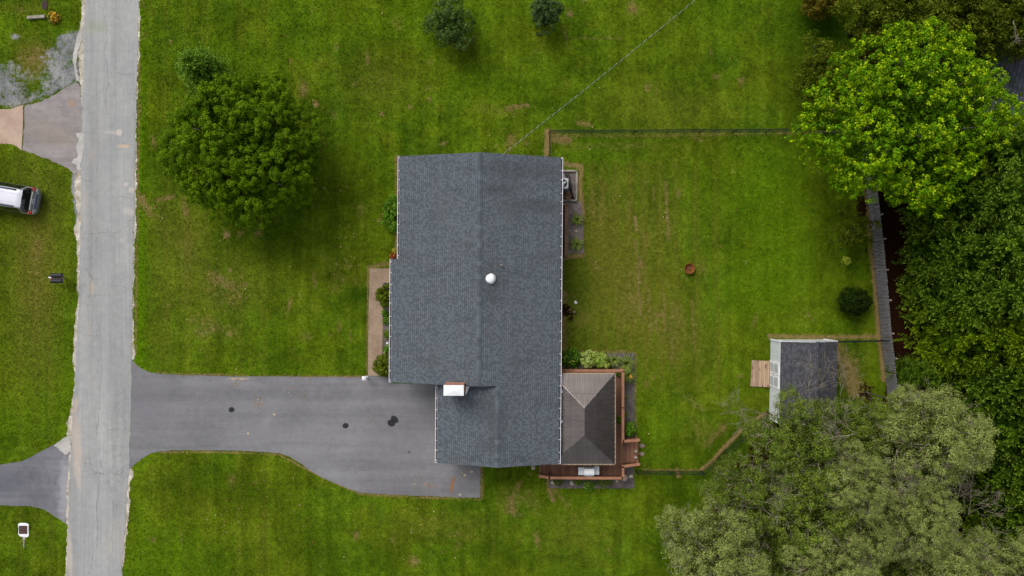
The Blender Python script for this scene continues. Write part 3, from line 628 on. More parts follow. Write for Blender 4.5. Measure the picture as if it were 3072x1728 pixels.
# pale crumbling verge on both sides of the road
rg = random.Random(3)
def verge(edge, side, wf, y0, y1, seed):
    rr = random.Random(seed); out = []; w = 0
    yy = [y for y in np.arange(y0, y1, 4)]
    inn = [(interp(edge, y)-side*6, y) for y in yy]
    for y in yy:
        w = w*.75+rr.gauss(0, 2.0)*.66; out.append((interp(edge, y)+side*max(-2., wf(y)+w), y))
    return [P(*p).xy for p in inn+out[::-1]]
def wl(y):
    base = 7+4*math.sin(y*.02)
    base += 16*math.exp(-((y-560)/55)**2)+10*math.exp(-((y-690)/22)**2)+9*math.exp(-((y-180)/80)**2)+4*math.exp(-((y-840)/30)**2)+6*math.exp(-((y-1260)/40)**2)
    return base
def wr(y): return 3.5+2.2*math.sin(y*.013)+8*math.exp(-((y-1060)/22)**2)+8*math.exp(-((y-1425)/24)**2)+3*math.exp(-((y-1530)/30)**2)
o = MB()
o.sheet(verge(ROAD_L, -1, wl, -60, 1342, 4), .006, drop=.02); o.sheet(verge(ROAD_L, -1, lambda y: 5, 1340, 1575, 5), .022, drop=.03); o.sheet(verge(ROAD_L, -1, lambda y: 3.5, 1574, 1800, 6), .006, drop=.02)
o.sheet(verge(ROAD_R, 1, wr, -60, 1084, 7), .006, drop=.02); o.sheet(verge(ROAD_R, 1, wr, 1406, 1800, 8), .006, drop=.02)
tag(o.build('gravel_verge', CRUMB), kind='structure')
sheet('apron', APR, .012, APRON, 5, 1.6, 11)
sheet('concrete_pad', PAD, .016, PINKC, 5, .5, 12)
sheet('neighbour_driveway', NDRV, .014, DRIVE2, 5, .6, 13)
sheet('driveway', DRV, .018, DRIVE, 5, .55, 14)
o = MB()
o.sheet(ragged([(228, 400), (252, 398), (251, 445), (246, 470), (244, 512), (236, 520), (232, 498), (216, 488), (221, 478), (233, 470), (229, 440), (238, 420)], 4, 2.2, 15), .03, drop=.02)
o.sheet(ragged([(160, 1336), (176, 1325), (204, 1307), (212, 1312), (213, 1352), (196, 1364), (184, 1356), (176, 1344)], 4, 1.2, 16), .03, drop=.02)
o.sheet(ragged([(244, 90), (250, 92), (247, 120), (233, 160), (230, 190), (236, 230), (240, 245), (230, 240), (221, 200), (219, 170), (228, 130), (232, 105)], 4, 1.2, 17), .03, drop=.02)
tag(o.build('concrete_patch', CONC), kind='structure')
# road with its joint and cracks
o = MB()
rr = random.Random(21); Lp = []; Rp = []
wL = wR = 0
for y in np.arange(-60, 1800, 5):
    wL = wL*.7+rr.gauss(0, .8); wR = wR*.7+rr.gauss(0, .8); Lp.append(P(interp(ROAD_L, y)+wL, y).xy); Rp.append(P(interp(ROAD_R, y)+wR, y).xy)
Lp = [P(238, -900).xy]+Lp+[P(120, 2700).xy]; Rp = [P(400, -900).xy]+Rp+[P(285, 2700).xy]
o.sheet(Lp+Rp[::-1], .026, drop=.04)
def crack(pts, wpx, seed, wob=3., step=6):
    rr = random.Random(seed); q = []; w = 0
    for (ax, ay), (bx, by) in zip(pts[:-1], pts[1:]):
        L = math.hypot(bx-ax, by-ay); m = max(2, int(L/step))
        for k in range(m):
            w = w*.7+rr.gauss(0, wob)*.5; t = k/m; q.append(Vector((ax+(bx-ax)*t-(by-ay)/L*w, ay+(by-ay)*t+(bx-ax)/L*w)))
    for i in range(len(q)-1):
        d = (q[i+1]-q[i]).normalized(); nn = Vector((-d.y, d.x)); a = wpx*rr.uniform(.3, 1)*.5; 
        if rr.random() < .12: continue
        f = [q[i]-nn*a, q[i]+nn*a, q[i+1]+nn*a*.8, q[i+1]-nn*a*.8]
        f = [P(p.x, p.y) for p in f]; f = [Vector((p.x, p.y, .030)) for p in f]
        if (f[1]-f[0]).cross(f[2]-f[0]).z < 0: f = f[::-1]
        o.face(f, 1)
crack([(319, 160), (320, 210), (326, 250), (318, 300), (326, 350)], 1.1, 1); crack([(310, 20), (318, 80), (316, 150)], .8, 2)
crack([(253, 152), (305, 154)], .8, 3); crack([(340, 217), (406, 224)], 1., 4); crack([(250, 400), (300, 405)], .9, 5); crack([(352, 590), (392, 594)], 1.1, 6)
crack([(246, 587), (285, 585)], .9, 7); crack([(243, 695), (300, 700), (370, 692)], 1., 8); crack([(325, 660), (330, 760)], .7, 9); crack([(270, 600), (276, 720), (270, 900)], .7, 10)
crack([(300, 1205), (293, 1290), (303, 1400), (292, 1520), (297, 1600), (270, 1728)], 1.2, 11); crack([(262, 1417), (320, 1418), (386, 1420)], 1., 12); crack([(212, 1620), (262, 1622)], .8, 13)
crack([(273, 1294), (293, 1290)], .9, 14); crack([(320, 1290), (384, 1284)], .9, 15); crack([(325, 1337), (388, 1340)], .8, 16); crack([(345, 1210), (352, 1300), (340, 1380)], .8, 17); crack([(330, 1440), (342, 1560), (333, 1700)], .7, 18)
crack([(244, 860), (262, 858)], .8, 19); crack([(338, 858), (398, 862)], .7, 20); crack([(250, 540), (285, 536)], .8, 22); crack([(360, 1230), (380, 1290), (372, 1330)], .8, 23); crack([(234, 1000), (300, 1003)], .7, 24); crack([(300, 940), (306, 1100), (300, 1200)], .8, 25)
tag(o.build('road', [ROAD, CRACK]), kind='structure')
# walkway, planting beds
sheet('walkway', [(1109, 805), (1169, 805), (1190, 803), (1190, 852), (1150, 852), (1148, 1000), (1146, 1090), (1140, 1127), (1104, 1128), (1105, 1000), (1107, 900)], .03, WALK, 12, .25, 31)
sheet('mulch_bed', [(1150, 853), (1195, 853), (1195, 1126), (1144, 1126), (1148, 1000)], .02, MULCH, 6, .8, 32)
BED = [(1676, 1059), (1903, 1060), (1904, 1326), (1862, 1326), (1862, 1112), (1676, 1112)]
sheet('mulch_bed', BED, .02, MULCH, 6, .6, 33); sheet('mulch_bed', [(1647, 1425), (1647, 1465), (1902, 1465), (1903, 1394), (1868, 1394), (1860, 1425)], .02, MULCH, 6, .7, 34)
sheet('mulch_bed', [(1676, 604), (1746, 604), (1752, 760), (1676, 764)], .02, MULCHB, 6, .7, 35); sheet('mulch_bed', [(1676, 512), (1730, 512), (1730, 601), (1676, 601)], .018, MULCHB, 6, .4, 36)
# ================================================================ HOUSE
KR = .0078
def hw(u, v, z): return Vector((u-KR*v, -v-KR*u, z))
S = .33; HE = 3.2; HT = HE+(3.32+2.14)*S; WT = HE+(3.32+.885)*S
def east(u): return HE+(3.32-u)*S
def west(u): return HT-(-2.14-u)*S
def wing(u): return WT-(-.885-u)*S
house = thing('house', 'long one storey house with a slate grey shingle roof and a stepped south wing', 'house', hw(-2.4, 1.5, 0))
sec = math.sqrt(1+S*S)
def roof_poly(m, uv, hf, u0):
    pts = [hw(u, v, hf(u)) for u, v in uv]
    inv = lambda p: ((-p.y-KR*p.x), abs((p.x+KR*(-p.y))-u0)*sec)
    m.slab(pts, .16, 0, lambda p: inv(p))
m = MB()
roof_poly(m, [(-2.14, -8.84), (3.235, -8.84), (3.235, 11.83), (-.885, 11.83), (-.885, 6.45), (-2.14, 6.45)], east, 3.32)
roof_poly(m, [(-7.64, -8.84), (-2.14, -8.84), (-2.14, 6.45), (-8.15, 6.45), (-8.15, -1.9), (-7.64, -1.9)], west, -8.28)
roof_poly(m, [(-4.96, 5.9), (-.885, 5.9), (-.885, 11.83), (-4.96, 11.83)], wing, -5.05)
roof = m.build('roof', [SHING, DARKIN], house)
def cap(name, u, v0, v1, h):
    m = MB(); w = .16
    for s_ in (-1, 1):
        a = [hw(u, v0, h+.018), hw(u, v1, h+.018), hw(u+s_*w, v1, h-.05*1.06+.018), hw(u+s_*w, v0, h-.05*1.06+.018)]
        m.slab(a, .012, 0, lambda p: (-p.y+20, p.x-u))
    return m.build(name, RIDGE, roof)
cap('ridge_cap', -2.14, -8.84, 6.45, HT); cap('ridge_cap', -.885, 6.6, 11.83, WT)
def gutter(u, v0, v1, h, side):
    g = MB(); w = .115
    c0, c1 = hw(u+side*.01, v0, h-.15), hw(u+side*.01, v1, h-.15)
    g.bar(c0+Vector((side*w/2, 0, 0)), c1+Vector((side*w/2, 0, 0)), w, .012, 1)      # trough floor
    g.bar(c0+Vector((side*w, 0, .065)), c1+Vector((side*w, 0, .065)), .035, .14); g.bar(c0+Vector((side*.004, 0, .05)), c1+Vector((side*.004, 0, .05)), .01, .1)
    n = int((v1-v0)/.72); rr = random.Random(int(v0*10+u))
    for k in range(n+1):
        c = hw(u, v0+.15+(v1-v0-.3)*k/n+rr.uniform(-.12, .12), h-.03); g.box(c+Vector((side*(w*.5-.05), 0, .02)), (w+.1, .035, .02))
    for v in (v0+.01, v1-.01): g.box(hw(u+side*w/2, v, h-.09), (w+.04, .02, .14))
    gg = g.build('gutter', [WHITE, DARKIN], house)
    for v in (v0+.12, v1-.12):
        d_ = MB(); d_.bar(hw(u+side*.05, v, h-.16), hw(u-side*.36, v, h-.5), .07, .06); d_.bar(hw(u-side*.38, v, h-.5), hw(u-side*.38, v, .15), .07, .06)
        d_.build('downspout', WHITE, house)
gutter(3.235, -8.84, 11.83, east(3.235), 1); gutter(-7.64, -8.84, -1.93, west(-7.64), -1); gutter(-8.15, -1.9, 6.45, west(-8.15), -1); gutter(-4.96, 6.6, 11.83, wing(-4.96), -1)
# rake boards on gable ends
for (u0, u1, v, hf) in ((-7.62, -2.14, -8.79, west), (-2.14, 3.22, -8.79, east), (-8.13, -2.14, 6.40, west), (-2.14, -.9, 6.40, east), (-4.94, -.885, 11.78, wing), (-.885, 3.22, 11.78, east)):
    MB().bar(hw(u0, v, hf(u0)-.12), hw(u1, v, hf(u1)-.12), .02, .17).build('rake_board', WPAINT, house)
# walls with openings shown by real windows and doors
m = MB(); wt = 2.75
def prism(m, poly, z0, zf):
    pts = [hw(u, v, z0) for u, v in poly]; top = [hw(u, v, zf(u, v)) for u, v in poly]; n = len(poly)
    for k in range(n): m.face([pts[k], pts[(k+1) % n], top[(k+1) % n], top[k]])
    m.face(top)
ur = lambda u, v: (east(u) if u > -2.14 else west(u))-.2
prism(m, [(-7.2, 6.05), (-2.14, 6.05), (2.78, 6.05), (2.78, -8.45), (-2.14, -8.45), (-7.2, -8.45)], 0, ur)
prism(m, [(-4.55, 11.45), (-.885, 11.45), (2.78, 11.45), (2.78, 6.04), (-.885, 6.04), (-4.55, 6.04)], 0, lambda u, v: (east(u) if u > -.885 else wing(u))-.2)
m.build('wall', SIDING, house)
def window(u, v, z, w, h, face):      # face: 'w','e','n','s'
    dx = {'w': (-1, 0), 'e': (1, 0), 'n': (0, -1), 's': (0, 1)}[face]; c = hw(u+dx[0]*.02, v+dx[1]*.02, z)
    sz = (.06, w, h) if face in 'we' else (w, .06, h)
    f = MB().box(c, (sz[0]+.02, sz[1]+.16, sz[2]+.16) if face in 'we' else (sz[0]+.16, sz[1]+.02, sz[2]+.16)).build('window', WPAINT, house)
    c2 = hw(u+dx[0]*.045, v+dx[1]*.045, z); g = MB().box(c2, sz).build('pane', GLASS, f)
    b_ = MB().box(hw(u+dx[0]*.08, v+dx[1]*.08, z), (.02, w, .05) if face in 'we' else (w, .02, .05)).build('sash_bar', WPAINT, f)
for v in (-6.8, -4.2, 1.6, 4.2): window(-7.2, v, 1.5, 1.4, 1.2, 'w')
for v in (-6.9, -3.2, 2.6, 8.0): window(2.78, v, 1.5, 1.2, 1.1, 'e')
for u in (-5.3, 0.6): window(u, -8.45, 1.5, 1.1, 1.2, 'n')
window(-1., 11.45, 1.5, 1.2, 1.2, 's')
dd_ = MB().box(hw(-7.23, -.6, 1.05), (.06, .95, 2.1)).build('door', BROWNW, house); MB().box(hw(-7.28, -.25, 1.0), (.05, .04, .14)).build('handle', STEEL, dd_)
gd = MB()
for k in range(4): gd.box(hw(-4.58, 8.8, .3+.56*k), (.06, 4.2, .53))
gd.build('garage_door', WPAINT, house)
for v in (-1.6, .9, 3.4, 6.0): MB().box(hw(-7.85, v, 1.48), (.14, .14, 2.96)).build('porch_post', WPAINT, house)
# chimney
ct = 6.25
c = P(1361, 1171, ct); bx, by = 60*(H-ct)/F, 31*(H-ct)/F
chb = MB().box((c.x, c.y, ct/2-.02), (bx-.02, by-.02, ct)); ch = chb.build('chimney', BRICK, house)
cpm = MB(); hx, hy = bx/2+.005, by/2+.005; cz = ct+.01
cpm.box((c.x, c.y, cz+.02), (hx*2, hy*2, .05))
cor = [Vector((c.x+sx*hx*.93, c.y+sy*hy*.9, cz+.05)) for sx, sy in ((-1, -1), (1, -1), (1, 1), (-1, 1))]; ap = Vector((c.x, c.y, cz+.13))
for k in range(4): cpm.face([cor[k], cor[(k+1) % 4], ap])
cpm.build('chimney_cap', WPAINT, ch)
fl = MB(); a = hw(-3.2, 6.47, west(-3.2)-.55); p0 = P(1397, 1186, 4.15); p1 = P(1409, 1159, 4.25); p2 = P(1397, 1159, 4.3)
fl.slab([p0, p1, p2], .03); fl.build('flashing', WPAINT, house)
# roof vents
c = P(1471, 836, 4.95); sk = MB().lathe(c-Vector((0, 0, .28)), [(.36, 0), (.35, .1), (.31, .13), (.31, .2), (.305, .26), (.27, .33), (.19, .38), (.08, .405), (0, .41)], 32)
sky_ = sk.build('skylight_dome', WPAINT, house, smooth=True)
c = P(1503, 796, 4.75); MB().lathe(c-Vector((0, 0, .25)), [(.13, -.04), (.11, .02), (.05, .06), (.045, .3), (.03, .3), (.03, .1)], 14).build('vent_pipe', OLDW, house, smooth=True)
for (px, py) in ((1604, 769), (1645, 492), (1618, 484)):
    c = P(px, py, 4.0 if px == 1604 else 3.45); MB().box((c.x, c.y, east(c.x+.0)-.02 + .0), (.08, .12, .05)).build('roof_patch', DARKIN, roof)
# service mast
# overhead cable from the gable to a pole outside the frame
wire = thing('power_cable', 'thin twisted black and white overhead cable running from the roof to the top edge', 'cable', P(1512, 459, 4.3))
def twist(ph, mat, name):
    A = P(1509, 462, 4.6); B = P(2085, -2, 7.2); B2 = A+(B-A)*1.15; pts = []
    n = 620; d = (B2-A).normalized(); s_ = d.cross(Vector((0, 0, 1))).normalized(); up_ = s_.cross(d)
    for k in range(n):
        t = k/(n-1); p = A.lerp(B2, t)-Vector((0, 0, 1.6*4*t*(1-t)*.35)); w = t*(B2-A).length*2*math.pi/.46+ph
        pts.append(p+(s_*math.cos(w)+up_*math.sin(w))*.010)
    MB().tube(pts, .008 if ph == 0 else .0105, 4, cap=False).build(name, mat, wire)
twist(0, LGREY, 'neutral_strand'); twist(math.pi, BLACK, 'insulated_strand')
# ================================================================ GAZEBO, DECK
DZ = .55
gz = thing('gazebo', 'brown ribbed metal hardtop gazebo with a small raised top tier on the deck', 'gazebo', P(1754, 1257, DZ))
GE = 2.62; gs = .5
cE = P(1844.6, 1121.4, GE); cS = P(1844.6, 1392, GE); ridge_x = P(1754.4, 1222, 3.9).x; x1 = cE.x; x0 = 2*ridge_x-x1+.0; y1 = cE.y; y0 = cS.y
hwid = (x1-x0)/2; zr = GE+gs*hwid; RYn = y1-hwid; RYs = y0+hwid; cx = (x0+x1)/2
def ribbed(m, quad, axis, step=.115, mi=0):
    """sloping panel quad = [eaveA, eaveB, topB, topA]; standing ribs run up the slope"""
    m.face(quad, mi)
    eA, eB, tB, tA = quad; L = (eB-eA).length; n = int(L/step); up_ = ((tA+tB)/2-(eA+eB)/2); ed = (eB-eA).normalized()
    sl_ = (up_-ed*up_.dot(ed)); nn = ed.cross(sl_).normalized(); nn = nn if nn.z > 0 else -nn
    def ta(s): 
        # height fraction available at distance s along the eave (hip-cut panels are trapezoids/triangles)
        a0 = (tA-eA).dot(ed); b0 = L-(tB-eA).dot(ed)
        return min(1, s/a0 if a0 > 1e-4 else 1, (L-s)/b0 if b0 > 1e-4 else 1)
    for k in range(1, n):
        s = k*L/n; f = ta(s)
        if f < .04: continue
        a = eA+ed*s; b_ = a+sl_*f*.99; w = ed*(.026 if k % 3 else .034)
        h = nn*(.05 if k % 3 else .07)
        m.face([a-w, a-w*.4+h, b_-w*.4+h, b_-w], mi); m.face([a-w*.4+h, a+w*.4+h, b_+w*.4+h, b_-w*.4+h], mi); m.face([a+w*.4+h, a+w, b_+w, b_+w*.4+h], mi)
def hip(m, X0, X1, Y0, Y1, z, top_in, ze, mi=0):
    """four planes from rectangle (z) inwards by top_in, to height ze"""
    def q(a, b_, c_, d_): ribbed(m, [Vector(a), Vector(b_), Vector(c_), Vector(d_)], 0, mi=mi)
    t = top_in
    q((X0, Y0, z), (X1, Y0, z), (X1-t, Y0+t, ze), (X0+t, Y0+t, ze)); q((X1, Y0, z), (X1, Y1, z), (X1-t, Y1-t, ze), (X1-t, Y0+t, ze))
    q((X1, Y1, z), (X0, Y1, z), (X0+t, Y1-t, ze), (X1-t, Y1-t, ze)); q((X0, Y1, z), (X0, Y0, z), (X0+t, Y0+t, ze), (X0+t, Y1-t, ze))
ti = hwid*.62
m = MB(); hip(m, x0, x1, y0, y1, GE, ti, GE+gs*ti); m.build('roof', GAZM, gz)
m = MB(); t0 = hwid*.585; z1_ = GE+gs*t0+.1; th = hwid-t0
hip(m, x0+t0, x1-t0, y0+t0, y1-t0, z1_, th-.001, z1_+gs*th); up = m.build('upper_roof', GAZM, gz)
m = MB()
for a, b_ in (((0, 0), (1, 0)), ((1, 0), (1, 1)), ((1, 1), (0, 1)), ((0, 1), (0, 0))):
    A_ = Vector((x0+t0 if a[0] == 0 else x1-t0, y0+t0 if a[1] == 0 else y1-t0, z1_-.03)); B_ = Vector((x0+t0 if b_[0] == 0 else x1-t0, y0+t0 if b_[1] == 0 else y1-t0, z1_-.03)); m.bar(A_, B_, .03, .05, 1)
zt = z1_+gs*th; HP = .028
for (sx, sy) in ((x0, y0), (x1, y0), (x1, y1), (x0, y1)):
    dx = 1 if sx == x0 else -1; dy = 1 if sy == y0 else -1
    m.tube([(sx, sy, GE+.015), (sx+dx*ti, sy+dy*ti, GE+gs*ti+.015)], HP, 6); m.tube([(sx+dx*t0, sy+dy*t0, z1_+.015), (sx+dx*hwid, sy+dy*hwid, zt+.01)], HP, 6)
m.tube([(cx, y0+hwid, zt+.012), (cx, y1-hwid, zt+.012)], .035, 6)
m.build('ridge_trim', [GAZM, DARKIN], gz)
m = MB()
for a, b_ in (((x0, y0), (x1, y0)), ((x1, y0), (x1, y1)), ((x1, y1), (x0, y1)), ((x0, y1), (x0, y0))): m.bar((*a, GE-.035), (*b_, GE-.035), .13, .09)
m.build('eave_trim', TRIMG, gz)
for sx in (x0+.35, x1-.3):
    for sy in (y0+.3, y1-.35): MB().box((sx, sy, (GE+DZ)/2-.03), (.13, .13, GE-DZ-.08)).build('post', BROWNW, gz)
for py in (1174, 1264):
    c = P(1684.5, py, 3.0); MB().box((c.x, c.y, 2.98), (.17, .17, .1)).build('bracket', LGREY, gz)
deck = thing('deck', 'reddish brown timber deck with railings wrapped around the gazebo', 'deck', P(1770, 1290, 0))
def dp(pts): return [P(x, y, DZ).xy for x, y in pts]
MB().sheet(dp([(1660, 1108), (1868, 1112), (1868, 1326), (1915, 1326), (1915, 1391), (1868, 1391), (1868, 1430), (1655, 1428), (1617.5, 1425), (1617.5, 1370), (1660, 1370)]), DZ, drop=.2).build('floor_boards', DECKY, deck)
m = MB()
for (x, y) in ((1664, 1112), (1735, 1112), (1800, 1112), (1864, 1114), (1864, 1200), (1864, 1280), (1910, 1330), (1910, 1388), (1864, 1426), (1790, 1427), (1720, 1426), (1650, 1424), (1620, 1420)):
    c = P(x, y, .2); MB().box((c.x, c.y, .17), (.12, .12, .36)).build('footing_post', BALW, deck)
RT = 1.5
def railing(pts, w=.19, slope=None):
    m = MB(); q = [P(x, y, RT) for x, y in pts]
    for k, (a, b_) in enumerate(zip(q[:-1], q[1:])):
        d = (b_-a).normalized(); a2 = a-d*(w/2 if k == 0 else 0); m.bar(a2, b_+d*w/2, w-.003*k, .045)
    tr = m.build('railing', RAILW, deck)
    bm = MB()
    for a, b_ in zip(q[:-1], q[1:]):
        d = b_-a; n = int(d.length/.125)
        for k in range(n+1):
            p = a+d*(k/n); bm.box((p.x, p.y, (RT-.03+DZ-.1)/2), (.038, .038, RT-.03-DZ+.1))
        bm.bar(a-Vector((0, 0, .085)), b_-Vector((0, 0, .085)), .04, .09); bm.bar(a-Vector((0, 0, .85)), b_-Vector((0, 0, .85)), .04, .09)
    bm.build('baluster_row', BALW, tr)
    for p in q: MB().box((p.x, p.y, (RT-.03)/2), (.095, .095, RT-.03)).build('rail_post', RAILW, tr)
railing([(1672, 1111.5), (1868.5, 1112)]); railing([(1868.6, 1117), (1868.6, 1221)]); railing([(1868.6, 1226), (1868.6, 1324), (1916, 1320)])
railing([(1916, 1393), (1869, 1399), (1869, 1434.5), (1650, 1433.5), (1620, 1429)])
c0 = P(1650, 1418, DZ)
m = MB(); m.tube([P(1619, 1420, 1.25), P(1635, 1422, 1.2), P(1648, 1424, 1.25)], .012, 5); m.box(P(1648.5, 1421, 1.2), (.09, .13, .5)); m.build('black_handrail', BLACK, deck)
# grill
gr = thing('barbecue_grill', 'stainless steel barbecue grill with side shelves standing at the deck rail', 'grill', P(1766, 1416, DZ))
GT = DZ+.9
def gp(px, py, z): p = P(px, py, GT); return Vector((p.x, p.y, z))
def gbox(x0_, y0_, x1_, y1_, z, h, name, mat, par=gr):
    a, b_ = gp(x0_, y0_, z), gp(x1_, y1_, z); return MB().box(((a.x+b_.x)/2, (a.y+b_.y)/2, z-h/2), (abs(b_.x-a.x), abs(b_.y-a.y), h)).build(name, mat, par)
gbox(1752, 1402, 1781, 1424, GT, .3, 'firebox', STEEL); gbox(1753, 1403, 1780, 1423, GT-.31, .55, 'cabinet', LGREY)
gbox(1735, 1402, 1751.5, 1425, GT, .04, 'side_shelf', LGREY); gbox(1782, 1398, 1797.5, 1424, GT, .04, 'side_shelf', LGREY)
a, b_ = gp(1752, 1398.5, GT), gp(1782, 1426.5, GT); m = MB(); n = 14; prof = []
for k in range(n+1):
    t = math.pi*k/n; prof.append((a.y+(b_.y-a.y)*(.5-.5*math.cos(t)), GT+.30*math.sin(t)**.8))
for k in range(n): m.face([(a.x, prof[k][0], prof[k][1]), (a.x, prof[k+1][0], prof[k+1][1]), (b_.x, prof[k+1][0], prof[k+1][1]), (b_.x, prof[k][0], prof[k][1])], 1 if k < 4 else 0)
m.face([(a.x, y, z) for y, z in prof]); m.face([(b_.x, y, z) for y, z in prof][::-1])
lid = m.build('lid', [WPAINT, STEEL], gr)
MB().tube([(a.x+.1, b_.y-.06, GT+.1), (b_.x-.1, b_.y-.06, GT+.1)], .014, 8).build('lid_handle', STEEL, lid)
for k in range(4):
    w_ = gp(1754 if k % 2 else 1779, 1404 if k < 2 else 1422, 0); MB().lathe((w_.x, w_.y, DZ), [(0, 0), (.035, 0), (.035, .06), (0, .06)], 10).build('caster', RUBBER, gr)
# ================================================================ FENCES
def chain_fence(label, pts, hgt, spacing, group=None, first=0.):
    """pts = base line on the ground (photo pixels)"""
    q = [P(x, y) for x, y in pts]; t = thing('chain_link_fence', label, 'fence', q[0])
    wm = MB(); rm = MB(); r = .0024
    for a, b_ in zip(q[:-1], q[1:]):
        L = (b_-a).length; d = (b_-a)/L; up_ = Vector((0, 0, 1)); nn = Vector((-d.y, d.x, 0)); st = .085
        n = int((L+hgt)/st)
        for k in range(n):
            s0 = k*st-hgt
            for sg in (1, -1):
                u0, z0, u1, z1 = (s0, 0., s0+hgt, hgt) if sg > 0 else (s0, hgt, s0+hgt, 0.)
                if u0 < 0: z0 += sg*(-u0); u0 = 0.
                if u1 > L: z1 -= sg*(u1-L); u1 = L
                if u1 <= u0: continue
                p0 = a+d*u0+up_*(z0+.03); p1 = a+d*u1+up_*(z1+.03)
                wd = up_*r; wn = nn*r
                wm.face([p0-wd, p1-wd, p1+wd, p0+wd]); wm.face([p0-wn, p1-wn, p1+wn, p0+wn])
        rm.tube([a+up_*(hgt+.03), b_+up_*(hgt+.03)], .021, 6)
        m_ = max(1, round(L/spacing))
        for k in range(m_+1):
            if k == 0 and a is not q[0]: continue
            p = a+d*(L*k/m_); MB().tube([p, p+up_*(hgt+.07)], .03 if k not in (0, m_) else .036, 8).build('post', BLACK, t)
    rm.build('top_rail', BLACK, t); wm.build('wire_mesh', BLACK, t)
    return t
chain_fence('black chain link fence along the north edge of the back lawn, starting at the house', [(1648, 470), (1648, 401), (1900, 400), (2395, 397)], 1.25, 2.5)
chain_fence('short black chain link fence between the white shed and the wooden fence', [(2478, 1024), (2642, 1020)], 1.25, 2.2)
chain_fence('black chain link fence running from the deck diagonally to the shed', [(1906, 1410), (2102, 1412), (2300, 1236)], 1.25, 2.5)
wf = thing('wooden_fence', 'weathered grey picket privacy fence leaning along the east side of the back lawn', 'fence', P(2640, 997))
fb = [(2560, 280), (2578, 420), (2597, 555), (2608, 650), (2616, 721), (2624, 811), (2632, 900), (2640, 997), (2649, 1070), (2658, 1150), (2664, 1220), (2672, 1330)]
fr = random.Random(9); panels = []
for k in range(len(fb)-1):
    a, b_ = P(*fb[k]), P(*fb[k+1]); a = a+Vector((fr.uniform(-.05, .05), 0, 0)); L = (b_-a).length; d = (b_-a)/L; n = int(L/.098); m = MB(); nn = Vector((-d.y, d.x, 0)); nn = nn if nn.x > 0 else -nn
    hh = 1.72+fr.uniform(-.05, .05)
    for i in range(n):
        if fr.random() < .03: continue
        p = a+d*((i+.5)*L/n); hz = hh+fr.uniform(-.04, .04); ang = math.atan2(d.y, d.x); tl = fr.gauss(0, .012)
        m.box(p+Vector((0, 0, hz/2+.04)), (.074, .018, hz), ang, 0, 0, tl)
    pn = m.build('picket_panel', PICK, wf)
    for z in (.35, 1.45): MB().bar(a+nn*.05+Vector((0, 0, z)), b_+nn*.05+Vector((0, 0, z)), .04, .085).build('rail', BROWNW, pn)
    MB().box(a+nn*.12+Vector((0, 0, .92)), (.1, .1, 1.84)).build('post', OLDW, wf)
# ================================================================ SHED
SH = 2.3
shed = thing('shed', 'white garden shed with a charcoal shingle roof and double doors, half under a tree', 'shed', P(2390, 1130))
sa = P(2344, 1024.6, SH); sb = P(2511, 1030, SH); sx0, sx1 = sa.x, sb.x; sy1 = sa.y; sl_ = 5.6; shx = -.018
def sp(u, v, z): return Vector((sx0+u+shx*v, sy1-v-.0*u, z))       # u east, v south
sw = sx1-sx0; ru = sw*.58; rz_ = 3.12
m = MB()
m.face([sp(0, 0, 0), sp(0, sl_, 0), sp(0, sl_, SH-.03), sp(0, 0, SH-.03)]); m.face([sp(sw, 0, 0), sp(sw, 0, SH-.03), sp(sw, sl_, SH-.03), sp(sw, sl_, 0)])
for v in (0, sl_): m.face([sp(0, v, 0), sp(0, v, SH-.03), sp(ru, v, rz_-.03), sp(sw, v, SH-.03), sp(sw, v, 0)])
shw = m.build('wall', plain('pale_shed_siding', (.64, .67, .68), (.58, .61, .62), 1, .6, grain=.05, bump=.1, stretch=(1, 1, .1)), shed)
m = MB()
for k in range(14): m.box(sp(-.008, .2+k*.4, SH/2), (.012, .02, SH-.1))
m.build('batten', WPAINT, shw)
m = MB()
for u, v in ((0, 0), (sw, 0), (0, sl_), (sw, sl_)): m.box(sp(u, v, SH/2), (.12, .12, SH-.04))
for v in (-.012, sl_+.012):
    m.bar(sp(-.02, v, SH-.08), sp(ru, v, rz_-.08), .03, .16); m.bar(sp(ru, v, rz_-.08), sp(sw+.02, v, SH-.08), .03, .16)
m.bar(sp(-.03, 0, SH-.08), sp(-.03, sl_, SH-.08), .03, .1)
m.build('trim', WPAINT, shw)
m = MB(); f1 = math.hypot(1, (rz_-SH)/ru)
m.slab([sp(-.04, -.05, SH-.02), sp(ru, -.05, rz_), sp(ru, sl_+.05, rz_), sp(-.04, sl_+.05, SH-.02)], .05, 0, lambda p: (-p.y, (p.x-sx0)*f1))
m.slab([sp(sw+.04, -.05, SH-.02), sp(ru, -.05, rz_), sp(ru, sl_+.05, rz_), sp(sw+.04, sl_+.05, SH-.02)], .05, 0, lambda p: (-p.y+.3, (sx1-p.x+10)*f1))
srf = m.build('roof', [SHEDSH, WPAINT], shed)
m = MB()
for s_ in (-1, 1): m.slab([sp(ru, -.05, rz_+.016), sp(ru, sl_+.05, rz_+.016), sp(ru+s_*.13, sl_+.05, rz_-.02), sp(ru+s_*.13, -.05, rz_-.02)], .012, 0, lambda p: (-p.y+3, p.x))
m.build('ridge_cap', SHEDSH, srf)
PANELG = plain('grey_door_panel', (.42, .46, .47), (.4, .44, .45), 1, .6, bump=0)
